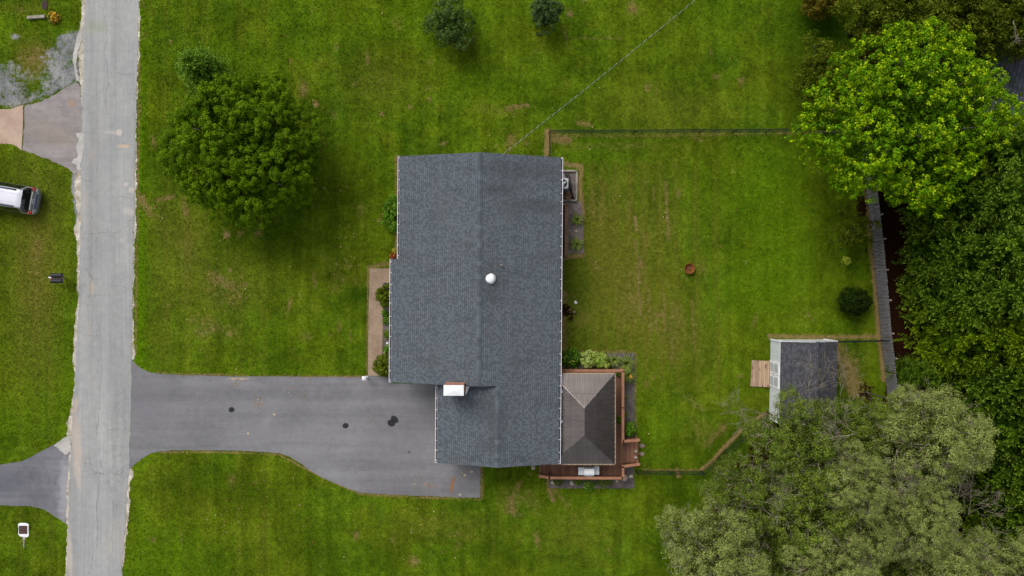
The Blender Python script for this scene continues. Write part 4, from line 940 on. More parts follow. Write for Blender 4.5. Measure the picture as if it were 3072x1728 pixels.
for k, v in enumerate((1.48, 2.42)):
    c = sp(-.03, v+.44, 1.0); dr = MB().box(c, (.05, .9, 2.0)).build('door', WPAINT, shed)
    for z0, z1 in ((.22, .95), (1.08, 1.85)):
        m = MB(); pts = []
        for i in range(24):
            t = 2*math.pi*i/24; ex = .31*(abs(math.cos(t))**.45)*math.copysign(1, math.cos(t)); ez = (z1-z0)/2*(abs(math.sin(t))**.45)*math.copysign(1, math.sin(t))
            q_ = sp(0, v+.44+ex, (z0+z1)/2+ez); pts.append(Vector((q_.x-.062, q_.y, q_.z)))
        m.face(pts); m.build('door_panel', PANELG, dr)
    MB().box(sp(-.07, v+(.83 if k == 0 else .05), 1.0), (.04, .03, .12)).build('handle', BLACK, dr)
rmp = MB(); rq = [P(x, y).xy for x, y in ((2255, 1080.5), (2311, 1083), (2308, 1161), (2251, 1158.5))]
i0 = len(rmp.v)
tp = [(rq[0].x, rq[0].y, .05), (rq[1].x, rq[1].y, .2), (rq[2].x, rq[2].y, .2), (rq[3].x, rq[3].y, .05)]
rmp.face(tp[::-1]); lo = [(x, y, .0) for x, y, z in tp]
for k in range(4): rmp.face([tp[k], lo[k], lo[(k+1) % 4], tp[(k+1) % 4]])
rmp.build('ramp', RAMPW, shed)
# neighbour's house at the north-east corner
nh = thing('neighbour_house', "neighbour's house with a slate blue shingle roof behind the bright maple", 'house', P(3100, 320))
m = MB(); na = P(2945, 215, 3.0); 
def npt(u, v, z):
    c_, s_ = math.cos(-.25), math.sin(-.25); return Vector((na.x+u*c_-v*s_, na.y+u*s_+v*c_, z))
m.slab([npt(0, 2.6, 3), npt(0, -9, 3), npt(5, -9, 4.5), npt(5, 2.6, 4.5)], .15, 0, lambda p: ((p-na).dot(Vector((math.sin(.25), math.cos(.25), 0))), (p-na).dot(Vector((math.cos(.25), -math.sin(.25), 0)))*1.05+20))
m.slab([npt(10, 2.6, 3), npt(10, -9, 3), npt(5, -9, 4.5), npt(5, 2.6, 4.5)], .15, 0, lambda p: ((p-na).y, (p-na).x+20))
m.build('roof', [NEIGHSH, WPAINT], nh)
m = MB(); cs = [npt(.5, 2.2, 0), npt(.5, -8.6, 0), npt(9.5, -8.6, 0), npt(9.5, 2.2, 0)]
for k in range(4):
    a, b_ = cs[k], cs[(k+1) % 4]; m.face([a, b_, b_+Vector((0, 0, 3)), a+Vector((0, 0, 3))])
for v in (2.2, -8.6): m.face([npt(.5, v, 3), npt(9.5, v, 3), npt(5, v, 4.33)])
m.build('wall', BRICK, nh)
# ================================================================ MINIVAN
rb = P(114, 606, .6); ang = R(180-9.5)
van = thing('minivan', 'silver minivan with roof rails parked on the grass, its tail toward the road', 'minivan', (rb.x, rb.y, 0), ang)
LV = 5.05
def interp1(x, pts): return float(np.interp(x, [p[0] for p in pts], [p[1] for p in pts]))
roofz = [(0, .62), (.06, .74), (.16, .80), (.20, 1.0), (.27, 1.13), (.42, 1.42), (.58, 1.66), (.74, 1.735), (1.6, 1.76), (2.8, 1.73), (3.3, 1.62), (4.0, 1.14), (4.4, 1.06), (4.85, .9), (5.0, .7), (5.05, .6)]
beltw = [(0, .70), (.05, .82), (.14, .92), (.3, .965), (.8, .985), (3.8, .985), (4.4, .93), (4.8, .8), (5.05, .55)]
roofw = [(0, .62), (.15, .84), (.2, .86), (.3, .84), (.58, .66), (.74, .67), (1.5, .70), (2.8, .69), (3.3, .66), (4.0, .74), (4.5, .76), (4.85, .62), (5.05, .45)]
st = [0, .03, .06, .1, .16, .18, .2, .235, .27, .345, .42, .5, .58, .64, .74, .95, 1.3, 1.6, 2.2, 2.8, 3.05, 3.3, 3.65, 4.0, 4.2, 4.4, 4.65, 4.85, 4.95, 5.02, 5.05]
def ring(x):
    zr_ = interp1(x, roofz); bw = interp1(x, beltw); rw = interp1(x, roofw); zb = min(1.02, .3+(zr_-.3)*.86)
    half = [(0, .22), (bw*.8, .22), (bw*.97, .34), (bw, .55 if zb > .8 else (.3+zb)/2), (bw*.99, zb*.93), (bw*.965, zb)]
    if zr_ > 1.12:
        half += [(rw+(bw*.965-rw)*.62, zb+(zr_-zb)*.34), (rw+(bw*.965-rw)*.25, zb+(zr_-zb)*.70), (rw, zb+(zr_-zb)*.87), (rw*.9, zb+(zr_-zb)*.965), (rw*.6, zr_-.004), (0, zr_+.012)]
    else:
        half += [(bw*.95, zb+(zr_-zb)*.3), (bw*.9, zb+(zr_-zb)*.6), (bw*.84, zb+(zr_-zb)*.85), (bw*.75, zb+(zr_-zb)*.95), (bw*.5, zr_), (0, zr_+.006)]
    return half
rings = [ring(x) for x in st]; nh_ = len(rings[0])
body = MB()
for x, h_ in zip(st, rings):
    for (y, z) in h_: body.v.append((x, y, z))
    for (y, z) in h_[-2:0:-1]: body.v.append((x, -y, z))
nr = 2*nh_-2
for k in range(len(st)-1):
    for j in range(nr):
        a, b_ = k*nr+j, k*nr+(j+1) % nr; body.f.append((a, a+nr, b_+nr, b_))
        jj_ = j if j < nh_-1 else nr-1-j
        body.m.append(1 if (jj_ >= 9 and .55 < st[k] < 3.3) else 0)
body.f.append(tuple(range(nr))); body.m.append(0); body.f.append(tuple((len(st)-1)*nr+j for j in range(nr))[::-1]); body.m.append(0)
bo = body.build('body', [SILVER, CARWHT], van, world=False, smooth=True)
def vpatch(x_lo, x_hi, j_lo, j_hi, name, mat, par=van, lift=.006, side=(1, -1), full=False):
    """panel lying on the body surface between stations and section points"""
    m = MB(); ks = [k for k, x in enumerate(st) if x_lo-1e-6 <= x <= x_hi+1e-6]
    for k0_, k1_ in zip(ks[:-1], ks[1:]):
        for sg in side:
            for j in range(j_lo, j_hi):
                pts = []
                for kk, jj2 in ((k0_, j), (k1_, j), (k1_, j+1), (k0_, j+1)):
                    y, z = rings[kk][jj2]; nrmv = Vector((0 if .75 < st[kk] < 3.2 else (-1 if st[kk] < 1 else 1), 1.0 if jj2 < 9 else .1, .35 if jj2 < 9 else 1)).normalized()*lift
                    pts.append((st[kk]+nrmv.x, sg*(y+(nrmv.y if y > .02 else 0)), z+nrmv.z))
                m.face(pts if sg > 0 else pts[::-1])
    return m.build(name, mat, par, world=False, smooth=True)
vpatch(.27, .58, 6, 11, 'rear_window', CARGL, lift=.012); vpatch(.74, 3.05, 5, 8, 'side_window', CARGL, side=(1,)); vpatch(.74, 3.05, 5, 8, 'side_window', CARGL, side=(-1,))
vpatch(3.3, 4.0, 6, 11, 'windscreen', CARGL)
for sg in (1, -1):
    m = MB(); m.box((.15, sg*.81, .95), (.09, .18, .26), -sg*.42); m.box((.27, sg*.87, 1.08), (.2, .09, .12), -sg*.25)
    tl = m.build('tail_light', REDL, van, world=False)
    MB().box((.115, sg*.78, .86), (.1, .2, .07), -sg*.42).build('reversing_lens', CLEARL, tl, world=False)
    m = MB(); m.tube([(.95, sg*.58, 1.77), (1.1, sg*.585, 1.815), (2.7, sg*.575, 1.80), (2.85, sg*.57, 1.76)], .045, 8); m.build('roof_rail', NAVY, van, world=False, smooth=True)
    for k in range(2): MB().box((1.35+k*1.1, sg*(.3-.0), 1.768), (1.9 if k == 0 else .01, .012, .008)).build('roof_crease', CARWHT, bo, world=False)
m = MB(); bp = []
for k in range(13):
    t = -1+k/6; y = .9*t; bp.append((.02+.16*abs(t)**2.6-.03, y, .70))
m.tube(bp, .085, 8); m.build('bumper', SILVER, van, world=False, smooth=True)
MB().box((-.0, 0, .785), (.16, 1.1, .02)).build('bumper_step', NAVY, van, world=False)
m = MB(); m.tube([(.56, y/10, 1.68-abs(y)*.004) for y in range(-6, 7)], .03, 6); m.build('spoiler', CARWHT, van, world=False, smooth=True)
pl = MB().box((.13, 0, .93), (.03, .33, .16), 0, 0, 0, .25).build('licence_plate', WPAINT, van, world=False)
MB().box((.112, 0, .935), (.01, .26, .06), 0, 0, 0, .25).build('plate_panel', NAVY, pl, world=False)
m = MB(); m.box((.2, 0, 1.085), (.05, 1.25, .05)); m.build('chrome_strip', STEEL, van, world=False)
for x in (1.0, 4.0):
    for sg in (1, -1):
        m = MB(); pr = [(.0, 0), (.24, 0), (.33, .02), (.34, .05), (.34, .17), (.33, .2), (.2, .2)]; i0 = len(m.v)
        for (r_, o_) in pr:
            for j in range(20): t = 2*math.pi*j/20; m.v.append((x+r_*math.cos(t), sg*(.96-o_), .34+r_*math.sin(t)))
        for k in range(len(pr)-1):
            for j in range(20): a, b_ = i0+k*20+j, i0+k*20+(j+1) % 20; m.f.append((a, b_, b_+20, a+20)); m.m.append(0)
        wh = m.build('wheel', RUBBER, van, world=False)
        m = MB()
        for k in range(5): t = k*1.2566; m.bar((x, sg*.965, .34), (x+.22*math.cos(t), sg*.965, .34+.22*math.sin(t)), .05, .02)
        m.build('rim', STEEL, wh, world=False)
    if x == 4.0:
        for sg in (1, -1): MB().box((3.55, sg*1.05, 1.05), (.12, .2, .15)).build('wing_mirror', SILVER, van, world=False)
# ================================================================ SMALL THINGS
def rock(label, px, py, r, mat=STONE, group=None, seed=0, flat=.5, name='rock', cat='rock'):
    rg = np.random.default_rng(seed+int(px)); c = P(px, py); import bmesh
    bm = bmesh.new(); bmesh.ops.create_icosphere(bm, subdivisions=2, radius=1)
    a = rg.normal(size=(4, 3))
    for v in bm.verts:
        d_ = v.co.normalized(); f = 1+.16*math.sin(3*(d_.x*a[0, 0]+d_.y*a[0, 1]+d_.z))+.12*math.sin(5*(d_.x*a[1, 0]+d_.y*a[1, 1]))
        v.co = Vector((d_.x*r*f, d_.y*r*f*.8, max(-.02, d_.z*r*f*flat)+.0))
    me = bpy.data.meshes.new(name); bm.to_mesh(me); bm.free(); me.materials.append(mat)
    o = bpy.data.objects.new(name, me); C.objects.link(o); o.location = (c.x, c.y, .03); o.rotation_euler = (0, 0, px % 3); return tag(o, label, cat, group)
# storm drains
dn = thing('storm_drain', 'rusty square storm drain grate in a white concrete frame, lower left lawn', 'drain', P(71, 1589))
m = MB()
m.sheet([P(x, y).xy for x, y in ((55, 1571), (63, 1568), (80, 1569), (87, 1573), (86, 1590), (88, 1604), (84, 1611), (62, 1609), (56, 1603), (57, 1585))], .05, drop=.05); m.build('concrete_frame', WPAINT, dn)
a, b_ = P(58.5, 1576.5), P(83, 1601); m = MB(); m.box(((a.x+b_.x)/2, (a.y+b_.y)/2, .056), (b_.x-a.x, a.y-b_.y, .012), m=1)
for k in range(9): m.box(((a.x+b_.x)/2, b_.y+(a.y-b_.y)*(k+.5)/9, .072), (b_.x-a.x, .035, .03))
m.build('grate', [RUSTD, DARKIN], dn)
sheet('worn_runoff', [(68, 1611), (75, 1611), (74, 1630), (73, 1645), (70, 1645), (69, 1630)], .008, CRUMB, 3, .5, 41)
dn2 = thing('storm_drain', 'round rusty storm drain grate in the grass by the weathered timber', 'drain', P(135, 15))
m = MB(); c = P(135, 15); m.lathe((c.x, c.y, 0), [(.22, .01), (.22, .04), (.0, .04)], 20, 1, 1, 1.5)
for k in range(9): z = (k-4)*.065; m.box((c.x, c.y+z*1., .05), (.42*math.sqrt(max(.1, 1-(z/.33)**2)), .025, .025))
m.build('grate', [RUSTD, DARKIN], dn2)
a, b_ = P(86, 55), P(138, 51); o = MB().bar((a.x, a.y, .12), (b_.x, b_.y, .12), .2, .2).build('landscape_timber', OLDW); tag(o, 'weathered grey timber lying on the grass beside orange flowers', 'timber')
# mailboxes on one post
mbx = thing('mailbox_stand', 'two black mailboxes side by side on one wooden post by the road', 'mailbox', P(192, 858))
base = mbx.location
MH = 1.12; mc = P(170, 834, MH)
m = MB(); m.box((mc.x-.05, mc.y, MH/2-.1), (.1, .1, MH-.2)); m.build('post', OLDW, mbx); m = MB(); m.box((mc.x-.0, mc.y, MH-.14), (.68, .14, .06)); m.box((mc.x-.1, mc.y, MH-.2), (.12, .6, .07)); m.build('crossbeam', PINKC, mbx)
for py, off in ((826.5, .0), (843.2, -.02)):
    q_ = P(170+off*10, py, MH); m = MB(); n = 12; L = .72; w = .155; zz = MH-.12
    sec_ = [(-w, 0), (-w, .13)]+[(-w*math.cos(math.pi*k/n), .13+w*math.sin(math.pi*k/n)) for k in range(1, n)]+[(w, .13), (w, 0)]
    for k in range(len(sec_)): 
        (y1_, z1b), (y2_, z2b) = sec_[k], sec_[(k+1) % len(sec_)]
        m.face([(q_.x-L/2, q_.y+y1_, zz+z1b), (q_.x+L/2, q_.y+y1_, zz+z1b), (q_.x+L/2, q_.y+y2_, zz+z2b), (q_.x-L/2, q_.y+y2_, zz+z2b)])
    for sx in (-1, 1): m.face([(q_.x+sx*L/2, q_.y+y, zz+z) for y, z in sec_])
    bx_ = m.build('mailbox', BLACK, mbx)
    m = MB(); m.box((q_.x+L/2+.01, q_.y, zz+.12), (.02, .25, .25)); m.box((q_.x+L/2+.03, q_.y, zz+.27), (.03, .06, .04)); m.build('mailbox_door', NAVY, bx_)
m = MB(); m.box(mc+Vector((-.62, .05, -.35)), (.3, .07, .04)); m.box(mc+Vector((-.5, .05, -.7)), (.04, .04, .9)); m.build('white_marker', WPAINT, mbx)
FL = leafmat('pink_flowers', (.3, .07, .09), (.6, .35, .33), (.75, .7, .65)); FO = leafmat('orange_flowers', (.75, .28, .02), (.8, .5, .06), (.85, .75, .6)); FG = leafmat('flower_leaves', (.05, .08, .02), (.12, .16, .04), (.8, .42, .02))
def tuft(name, label, cat, px, py, r, h, mat, n=260, L=.1, seed=1, asp=.6, spread=1., group=None, tipf=.1, z0=0.):
    rg = np.random.default_rng(seed+int(px*7+py)); c = P(px, py, h*.7+z0)
    d_ = rdirs(n, rg); d_[:, 2] = np.abs(d_[:, 2]); p = d_*np.array([r, r, h])*(rg.uniform(.25, 1, (n, 1))**.5); p[:, 2] = np.maximum(p[:, 2], .03)
    N = nrm(d_+rdirs(n, rg)*.8+np.array([0, 0, .5])); D = nrm(np.cross(N, rdirs(n, rg)))
    me = leaf_mesh(name, p, D, N, L*rg.uniform(.6, 1.4, n), L*asp*rg.uniform(.7, 1.3, n), rg.uniform(0, 1, n), (rg.random(n) < tipf)*1., mat)
    t = thing(name, label, cat, (c.x, c.y, z0), group=group); o = bpy.data.objects.new('foliage', me); C.objects.link(o); o.parent = t
    m = MB()
    for k in range(5): a_ = k*1.257; m.tube([(0, 0, 0), (r*.3*math.cos(a_), r*.3*math.sin(a_), h*.5), (r*.5*math.cos(a_), r*.5*math.sin(a_), h*.8)], [.02, .014, .006], 4)
    m.build('stem', BARK, t, world=False); return t
def blades(name, label, cat, px, py, r, h, mat, n=90, w=.055, seed=1, group=None, flower=None, z0=0.):
    """arching strap leaves from one crown"""
    rg = np.random.default_rng(seed+int(px*3+py)); c = P(px, py, h*.6+z0); V = []; Fc = []; tone = []
    for k in range(n):
        a = rg.uniform(0, 6.283); rr_ = r*rg.uniform(.45, 1.15); hh = h*rg.uniform(.55, 1.1); t_ = rg.uniform(0, 1); dx, dy = math.cos(a), math.sin(a); px_, py_ = -dy, dx
        for s0, s1 in ((0, .35), (.35, .7), (.7, 1.)):
            def q_(s): return (rr_*s, hh*(1-(1.35*s-.75)**2/.5625)*.9+.03 if s < 1 else hh*.3)
            i = len(V); 
            for s, ww in ((s0, w*(1-s0*.8)), (s1, w*(1-s1*.8))):
                x, z = q_(s)
                V.append((dx*x+px_*ww/2, dy*x+py_*ww/2, z)); V.append((dx*x-px_*ww/2, dy*x-py_*ww/2, z))
            Fc.append((i, i+1, i+3, i+2)); tone.append(t_)
    me = bpy.data.meshes.new(name); me.from_pydata(V, [], Fc); at = me.attributes.new('tone', 'FLOAT', 'FACE'); at.data.foreach_set('value', tone); me.materials.append(mat)
    t = thing(name, label, cat, (c.x, c.y, z0), group=group); o = bpy.data.objects.new('leaves', me); C.objects.link(o); o.parent = t
    if flower:
        m = MB()
        for k in range(6): a_ = k*1.047; m.face([(0, 0, 0), (.07*math.cos(a_-.35), .07*math.sin(a_-.35), .05), (.13*math.cos(a_), .13*math.sin(a_), .04), (.07*math.cos(a_+.35), .07*math.sin(a_+.35), .05)])
        m.tube([(0, 0, -.35), (0, 0, 0)], .01, 4)
        fo = m.build('flower', flower, t, world=False); fo.location = (.12, -.02, h+.1)
    return t
tuft('flower_clump', 'clump of orange and cream flowers at the end of the weathered timber', 'flowers', 156, 50, .46, .5, FG, 420, .14, tipf=.42)
tuft('flower_clump', 'small pink flowers at the back of the two mailboxes', 'flowers', 153, 834, .16, .5, FL, 120, .09)
# lamp post by the walkway
lp = thing('lamp_post', 'short white post lamp at the corner of the driveway and walkway', 'lamp post', P(1101, 1129))
b0 = lp.location
MB().box((b0.x, b0.y, .5), (.1, .1, 1.)).build('post', WPAINT, lp); c = Vector((b0.x-.0, b0.y, 1.1)); m = MB(); m.box((c.x, c.y, 1.08), (.22, .22, .2)); lan = m.build('lantern', CLEARL, lp)
m = MB(); m.box((c.x, c.y, 1.2), (.27, .27, .03)); m.lathe((c.x, c.y, 1.21), [(.13, 0), (.06, .06), (0, .09)], 8); m.build('lamp_cap', WPAINT, lan); MB().box((c.x+.15, c.y+.06, .95), (.2, .06, .06)).build('bracket_arm', WPAINT, lp)
o = MB().box((P(1158, 852, .1).x, P(1158, 852, .1).y, .1), (.35, .14, .2)).build('utility_box', NAVY); tag(o, 'small dark blue box at the head of the front planting bed', 'box')
# air conditioner, timber frame, drain pipes
ac = thing('air_conditioner', 'light grey air conditioner with a round black fan grille, half under the eave', 'air conditioner', P(1687, 549))
A0, A1 = P(1674, 533, .85), P(1705, 567, .85); cxx, cyy = (A0.x+A1.x)/2, (A0.y+A1.y)/2; wA = A1.x-A0.x
MB().box((cxx, cyy, .46), (wA-.04, wA-.04, .78)).build('cabinet', LGREY, ac)
m = MB(); m.lathe((cxx, cyy, .86), [(wA*.5*1.08, -.012), (wA*.5*1.08, .03), (wA*.42, .04), (wA*.405, 0)], 4); 
m = MB(); ring_ = [(wA*.5*math.copysign(min(1, abs(math.cos(t))*1.32), math.cos(t)), wA*.5*math.copysign(min(1, abs(math.sin(t))*1.32), math.sin(t))) for t in [2*math.pi*k/32 for k in range(32)]]
for k in range(32):
    t0_, t1_ = 2*math.pi*k/32, 2*math.pi*(k+1)/32; (xa, ya), (xb, yb) = ring_[k], ring_[(k+1) % 32]; ri = wA*.39
    i_, j_ = (cxx+ri*math.cos(t0_), cyy+ri*math.sin(t0_)), (cxx+ri*math.cos(t1_), cyy+ri*math.sin(t1_))
    m.face([(*i_, .88), (cxx+xa, cyy+ya, .87), (cxx+xb, cyy+yb, .87), (*j_, .88)]); m.face([(cxx+xa, cyy+ya, .87), (cxx+xa, cyy+ya, .8), (cxx+xb, cyy+yb, .8), (cxx+xb, cyy+yb, .87)])
m.build('top_cover', LGREY, ac)
MB().lathe((cxx, cyy, .856), [(0, 0), (wA*.4, 0)], 32).build('fan_opening', BLACK, ac)
m = MB()
for k in range(3): t = k*2.09+.5; m.bar((cxx, cyy, .875), (cxx+wA*.3*math.cos(t), cyy+wA*.3*math.sin(t), .868), .13, .008)
m.lathe((cxx, cyy, .86), [(.1, 0), (.1, .03), (0, .035)], 16); m.build('fan', LGREY, ac)
tf = thing('timber_frame', 'pale timber border around the air conditioner bed', 'edging', P(1708, 557)); q_ = [P(x, y) for x, y in ((1672, 513), (1730, 513), (1729, 601.5), (1672, 601.5))]
for a, b_ in zip(q_[:-1], q_[1:]): MB().bar(a+Vector((0, 0, .09)), b_+Vector((0, 0, .09)), .12, .18).build('beam', OLDW, tf)
for k, pts in enumerate((((1684, 498), (1697, 522), (1709, 560), (1717, 597)), ((1690, 505), (1702, 528), (1706, 545), (1720, 598)), ((1704, 520), (1709, 532), (1716, 575), (1722, 600)))):
    o = MB().tube([P(x, y, .12+.02*k) for x, y in pts], .036, 8).build('drain_pipe', BLACK, smooth=True); tag(o, ['black drain pipe nearest the air conditioner, coming from the wall', 'black drain pipe in the middle of the three beside the air conditioner', 'black drain pipe closest to the timber border, bent at its north end'][k], 'pipe', 'drain pipes beside the air conditioner')
pt = P(1704, 588, .35); o = MB().lathe((pt.x, pt.y, 0), [(.13, 0), (.2, .22), (.235, .36), (.25, .38), (.22, .38), (.18, .3), (0, .3)], 20).build('clay_pot', TERRA, smooth=True); tag(o, 'round brown pot inside the timber border south of the air conditioner', 'pot')
# timber stair well beside the house
sw_ = thing('stairwell_wall', 'brown plank retaining wall along a dark stairwell on the east side of the house', 'retaining wall', P(1698, 694))
m = MB()
for k, x in enumerate((1695.3, 1698.3, 1701.3)): a, b_ = P(x, 617+k*2), P(x-.6, 772-k*6); m.bar((a.x, a.y, .3-.05*k), (b_.x, b_.y, .3-.05*k), .11, .6-.1*k)
m.build('planks', BROWNW, sw_); a, b_ = P(1676, 617), P(1692.6, 772); MB().box(((a.x+b_.x)/2, (a.y+b_.y)/2, .04), (b_.x-a.x, a.y-b_.y, .04)).build('dark_well_sheet', DARKIN, sw_)  # near-black sheet stands in for the shade down the stairwell
a, b_ = P(1676, 613, .5), P(1704, 613, .5); MB().bar(a-Vector((0, 0, .2)), b_-Vector((0, 0, .2)), .1, .5).build('end_plank', BROWNW, sw_)
# fire bowl
fbp = P(2068, 806, .3); o = thing('fire_bowl', 'round rusty fire bowl standing on the back lawn', 'fire pit', (fbp.x, fbp.y, 0))
MB().lathe((0, 0, 0), [(.2, .05), (.3, .12), (.35, .3), (.385, .4), (.39, .42), (.35, .42), (.31, .3), (.22, .2), (0, .17)], 28, jit=.01).build('bowl', RUST, o, world=False, smooth=True)
m = MB(); m.lathe((0.02, 0, .2), [(.1, 0), (.09, .08), (.04, .1), (0, .1)], 12); m.build('grate', TERRA, o, world=False)
for k in range(3): t = k*2.09; MB().tube([(.2*math.cos(t), .2*math.sin(t), .1), (.28*math.cos(t), .28*math.sin(t), 0)], .02, 6).build('leg', RUST, o, world=False)
rocks = [(1727, 907, .13, 'pale white rock on the bare soil east of the house'), (1722, 936, .07, 'small tan stone south of the pale rock by the house'), (1727.7, 693, .13, 'tan stone between the two grass clumps in the brown bed'), (1893, 1429, .16, 'tan rock in the mulch at the south east corner of the deck'),
         (1851, 1444, .12, 'small grey rock in the mulch south of the deck'), (1658, 1447, .15, 'pale flat stone at the west end of the bed south of the deck'), (1715, 1449, .17, 'grey flat stone in the middle of the bed south of the deck'), (1162, 1030, .09, 'small white stone in the front planting bed'), (1600, 1402, .2, 'flat grey stone at the corner of the house beside the deck')]
for px, py, r_, lb in rocks: rock(lb, px, py, r_, WPAINT if px in (1727, 1162) else STONE)
for px, py, lb in ((1926, 1337, 'pink stepping stone beside the deck landing, the northern one'), (1923, 1362, 'pink stepping stone beside the deck landing, the southern one')):
    rock(lb, px, py, .2, PINKS, 'stepping stones', flat=.12, name='stepping_stone', cat='stone')
c = P(1873, 1433); o = MB().lathe((c.x, c.y, 0), [(.24, 0), (.24, .08), (.22, .1), (0, .1)], 24).build('round_paver', STONE); tag(o, 'round pale paver at the south east post of the deck', 'paver')
for k, (px, py) in enumerate(((1907, 1353), (1908, 1362), (1906, 1371))):
    c = P(px, py, DZ+.1); o = MB().lathe((c.x, c.y, DZ), [(.07, 0), (.1, .14), (.11, .16), (.085, .16), (.07, .1), (0, .1)], 14).build('small_pot', (STONE, TERRA, STONE)[k], smooth=True)
    tag(o, ['small stone pot on the deck landing, the northern one', 'small brown pot on the deck landing between two others', 'small stone pot on the deck landing, the southern one'][k], 'pot', 'small pots on the deck landing')
# ================================================================ LEAF MATERIALS
LM_OAK = leafmat('oak_leaves', (.050, .105, .002), (.14, .235, .003), (.18, .29, .01), .15)
LM_MAPLE = leafmat('maple_leaves', (.042, .105, .001), (.15, .31, .003), (.50, .64, .006), .2)
LM_CYP = leafmat('cypress_leaves', (.018, .047, .003), (.15, .265, .013), (.3, .42, .045), .08)
LM_CYP2 = leafmat('cypress_leaves_light', (.034, .072, .002), (.2, .32, .006), (.3, .4, .015), .08)
LM_OLIVE = leafmat('dull_green_leaves', (.04, .062, .006), (.155, .22, .03), (.34, .44, .03), .06)
LM_OLIVE2 = leafmat('greyish_leaves', (.085, .105, .018), (.27, .32, .085), (.40, .44, .12), .06)
LM_DARK = leafmat('dark_woodland_leaves', (.04, .062, .002), (.115, .15, .007), (.22, .24, .02))
LM_YEW = leafmat('holly_leaves', (.03, .062, .007), (.09, .15, .022), (.13, .2, .04), .1, .5, .15)
LM_BLUE = leafmat('blue_green_leaves', (.026, .052, .012), (.078, .125, .032), (.12, .18, .06), .1)
LM_BUSH = leafmat('light_shrub_leaves', (.06, .14, .006), (.22, .38, .035), (.32, .48, .08), .1)
LM_RUST = leafmat('rusty_leaves', (.06, .06, .004), (.17, .155, .012), (.32, .19, .03))
LM_BOX = leafmat('boxwood_leaves', (.045, .075, .003), (.14, .19, .01), (.24, .26, .03))
LM_VAR = leafmat('variegated_leaves', (.13, .24, .015), (.38, .48, .07), (.62, .66, .28), .2)
LM_HOST = leafmat('broad_leaves', (.04, .11, .006), (.12, .27, .015), (.4, .5, .06), .2)
LM_LILY = leafmat('strap_leaves', (.09, .14, .02), (.28, .34, .07), (.3, .36, .1), .15)
LM_DROP = leafmat('yellow_green_leaves', (.22, .3, .02), (.4, .48, .04), (.5, .55, .06), .3)
LM_RED = leafmat('red_leaves', (.2, .02, .012), (.4, .06, .03), (.6, .45, .08), .2)
# ================================================================ TREES AND SHRUBS
plant('broadleaf_tree', 'large round dark green tree with dense clumped foliage on the front lawn', 'tree', 733, 440, 4.2, 0,
      lambda: crown('crown', LM_OAK, 11, (5.1, 5.1, 3.9), 115, .98, 15, .235, 96, .095, asp=.9, low=-.45, ragged=.115, tipf=.04, outline=[(0, 1.0), (40, .88), (72, .98), (105, .84), (140, .86), (180, 1.02), (225, .92), (270, .88), (310, .97)]), trunk_r=.32)
plant('holly_bush', 'light green spiky round bush touching the large dark tree', 'bush', 608, 214, 1.6, 0,
      lambda: (cypress('foliage', LM_BUSH, 12, 1.5, 4.3, 300, 46), [(0, 0, 1)]), trunk_r=.1).children[0].location.z = 0
plant('shrub', 'dark blue green shrub on the lawn at the top edge, the larger one', 'shrub', 1352, 76, 1.6, 0, lambda: crown('foliage', LM_YEW, 13, (1.7, 1.7, 1.6), 24, .55, 11, .25, 48, .11, low=-.5, tipf=.04, ragged=.24, gap=.18, outline=[(0, 1.0), (60, .85), (130, 1.0), (180, .9), (225, .8), (270, 1.1), (320, 1.05)]), trunk_r=.1)
plant('shrub', 'dark green shrub on the lawn at the top edge, the smaller one', 'shrub', 1637, 40, 1.4, 0, lambda: crown('foliage', LM_BLUE, 14, (1.15, 1.25, 1.4), 18, .42, 10, .22, 44, .11, low=-.5, tipf=.15, ragged=.26, gap=.2, outline=[(0, 1.05), (70, .9), (150, 1.0), (220, .8), (275, 1.15), (320, .9)]), trunk_r=.08)
plant('maple_tree', 'large bright yellow green maple behind the back lawn', 'tree', 2722, 372, 7.2, 0,
      lambda: crown('crown', LM_MAPLE, 15, (6.2, 6.2, 4.4), 100, 1.2, 24, .25, 36, .13, asp=.8, low=-.5, ragged=.13, tipf=.25, gap=.1, outline=[(0, 1.0), (30, .95), (60, .93), (78, .86), (98, 1.04), (112, .96), (128, .84), (150, .88), (180, 1.1), (200, 1.03), (217, 1.12), (228, .86), (250, .7), (270, .74), (285, 1.02), (300, 1.02), (318, .76), (340, .98)]), trunk_r=.36)
plant('small_tree', 'loose dark green small tree tucked against the west side of the bright maple', 'tree', 2462, 235, 2.4, 0, lambda: crown('crown', LM_DARK, 16, (2.3, 2.5, 1.9), 26, .8, 11, .34, 40, .13, low=-.5, ragged=.2, gap=.15), trunk_r=.1)
plant('small_tree', 'loose small tree leaning over the wooden fence', 'tree', 2562, 690, 1.9, 0, lambda: crown('crown', LM_DARK, 17, (1.35, 1.25, 1.2), 20, .5, 8, .25, 34, .13, low=-.5, ragged=.28, gap=.25, core=False), trunk_r=.06)
plant('round_bush', 'dark round bush at the foot of the wooden fence', 'bush', 2562, 905, .9, 0, lambda: crown('foliage', leafmat('dark_round_leaves', (.008, .02, .001), (.024, .046, .003), (.04, .07, .01)), 18, (1.1, 1.0, .95), 24, .36, 10, .2, 50, .09, low=-.3, ragged=.05), trunk_r=.06)
tuft('sapling', 'tiny yellow green sapling on the lawn near the wooden fence', 'sapling', 2543, 783, .36, .6, LM_DROP, 190, .12)
plant('rusty_shrub', 'round shrub with rusty orange leaves at the top edge', 'shrub', 2470, -6, 1.7, 0, lambda: crown('foliage', LM_RUST, 19, (1.65, 1.4, 1.5), 24, .55, 12, .25, 55, .11, low=-.4, tipf=.3), trunk_r=.1)
wood_kw = dict(group='dark trees at the north east corner')
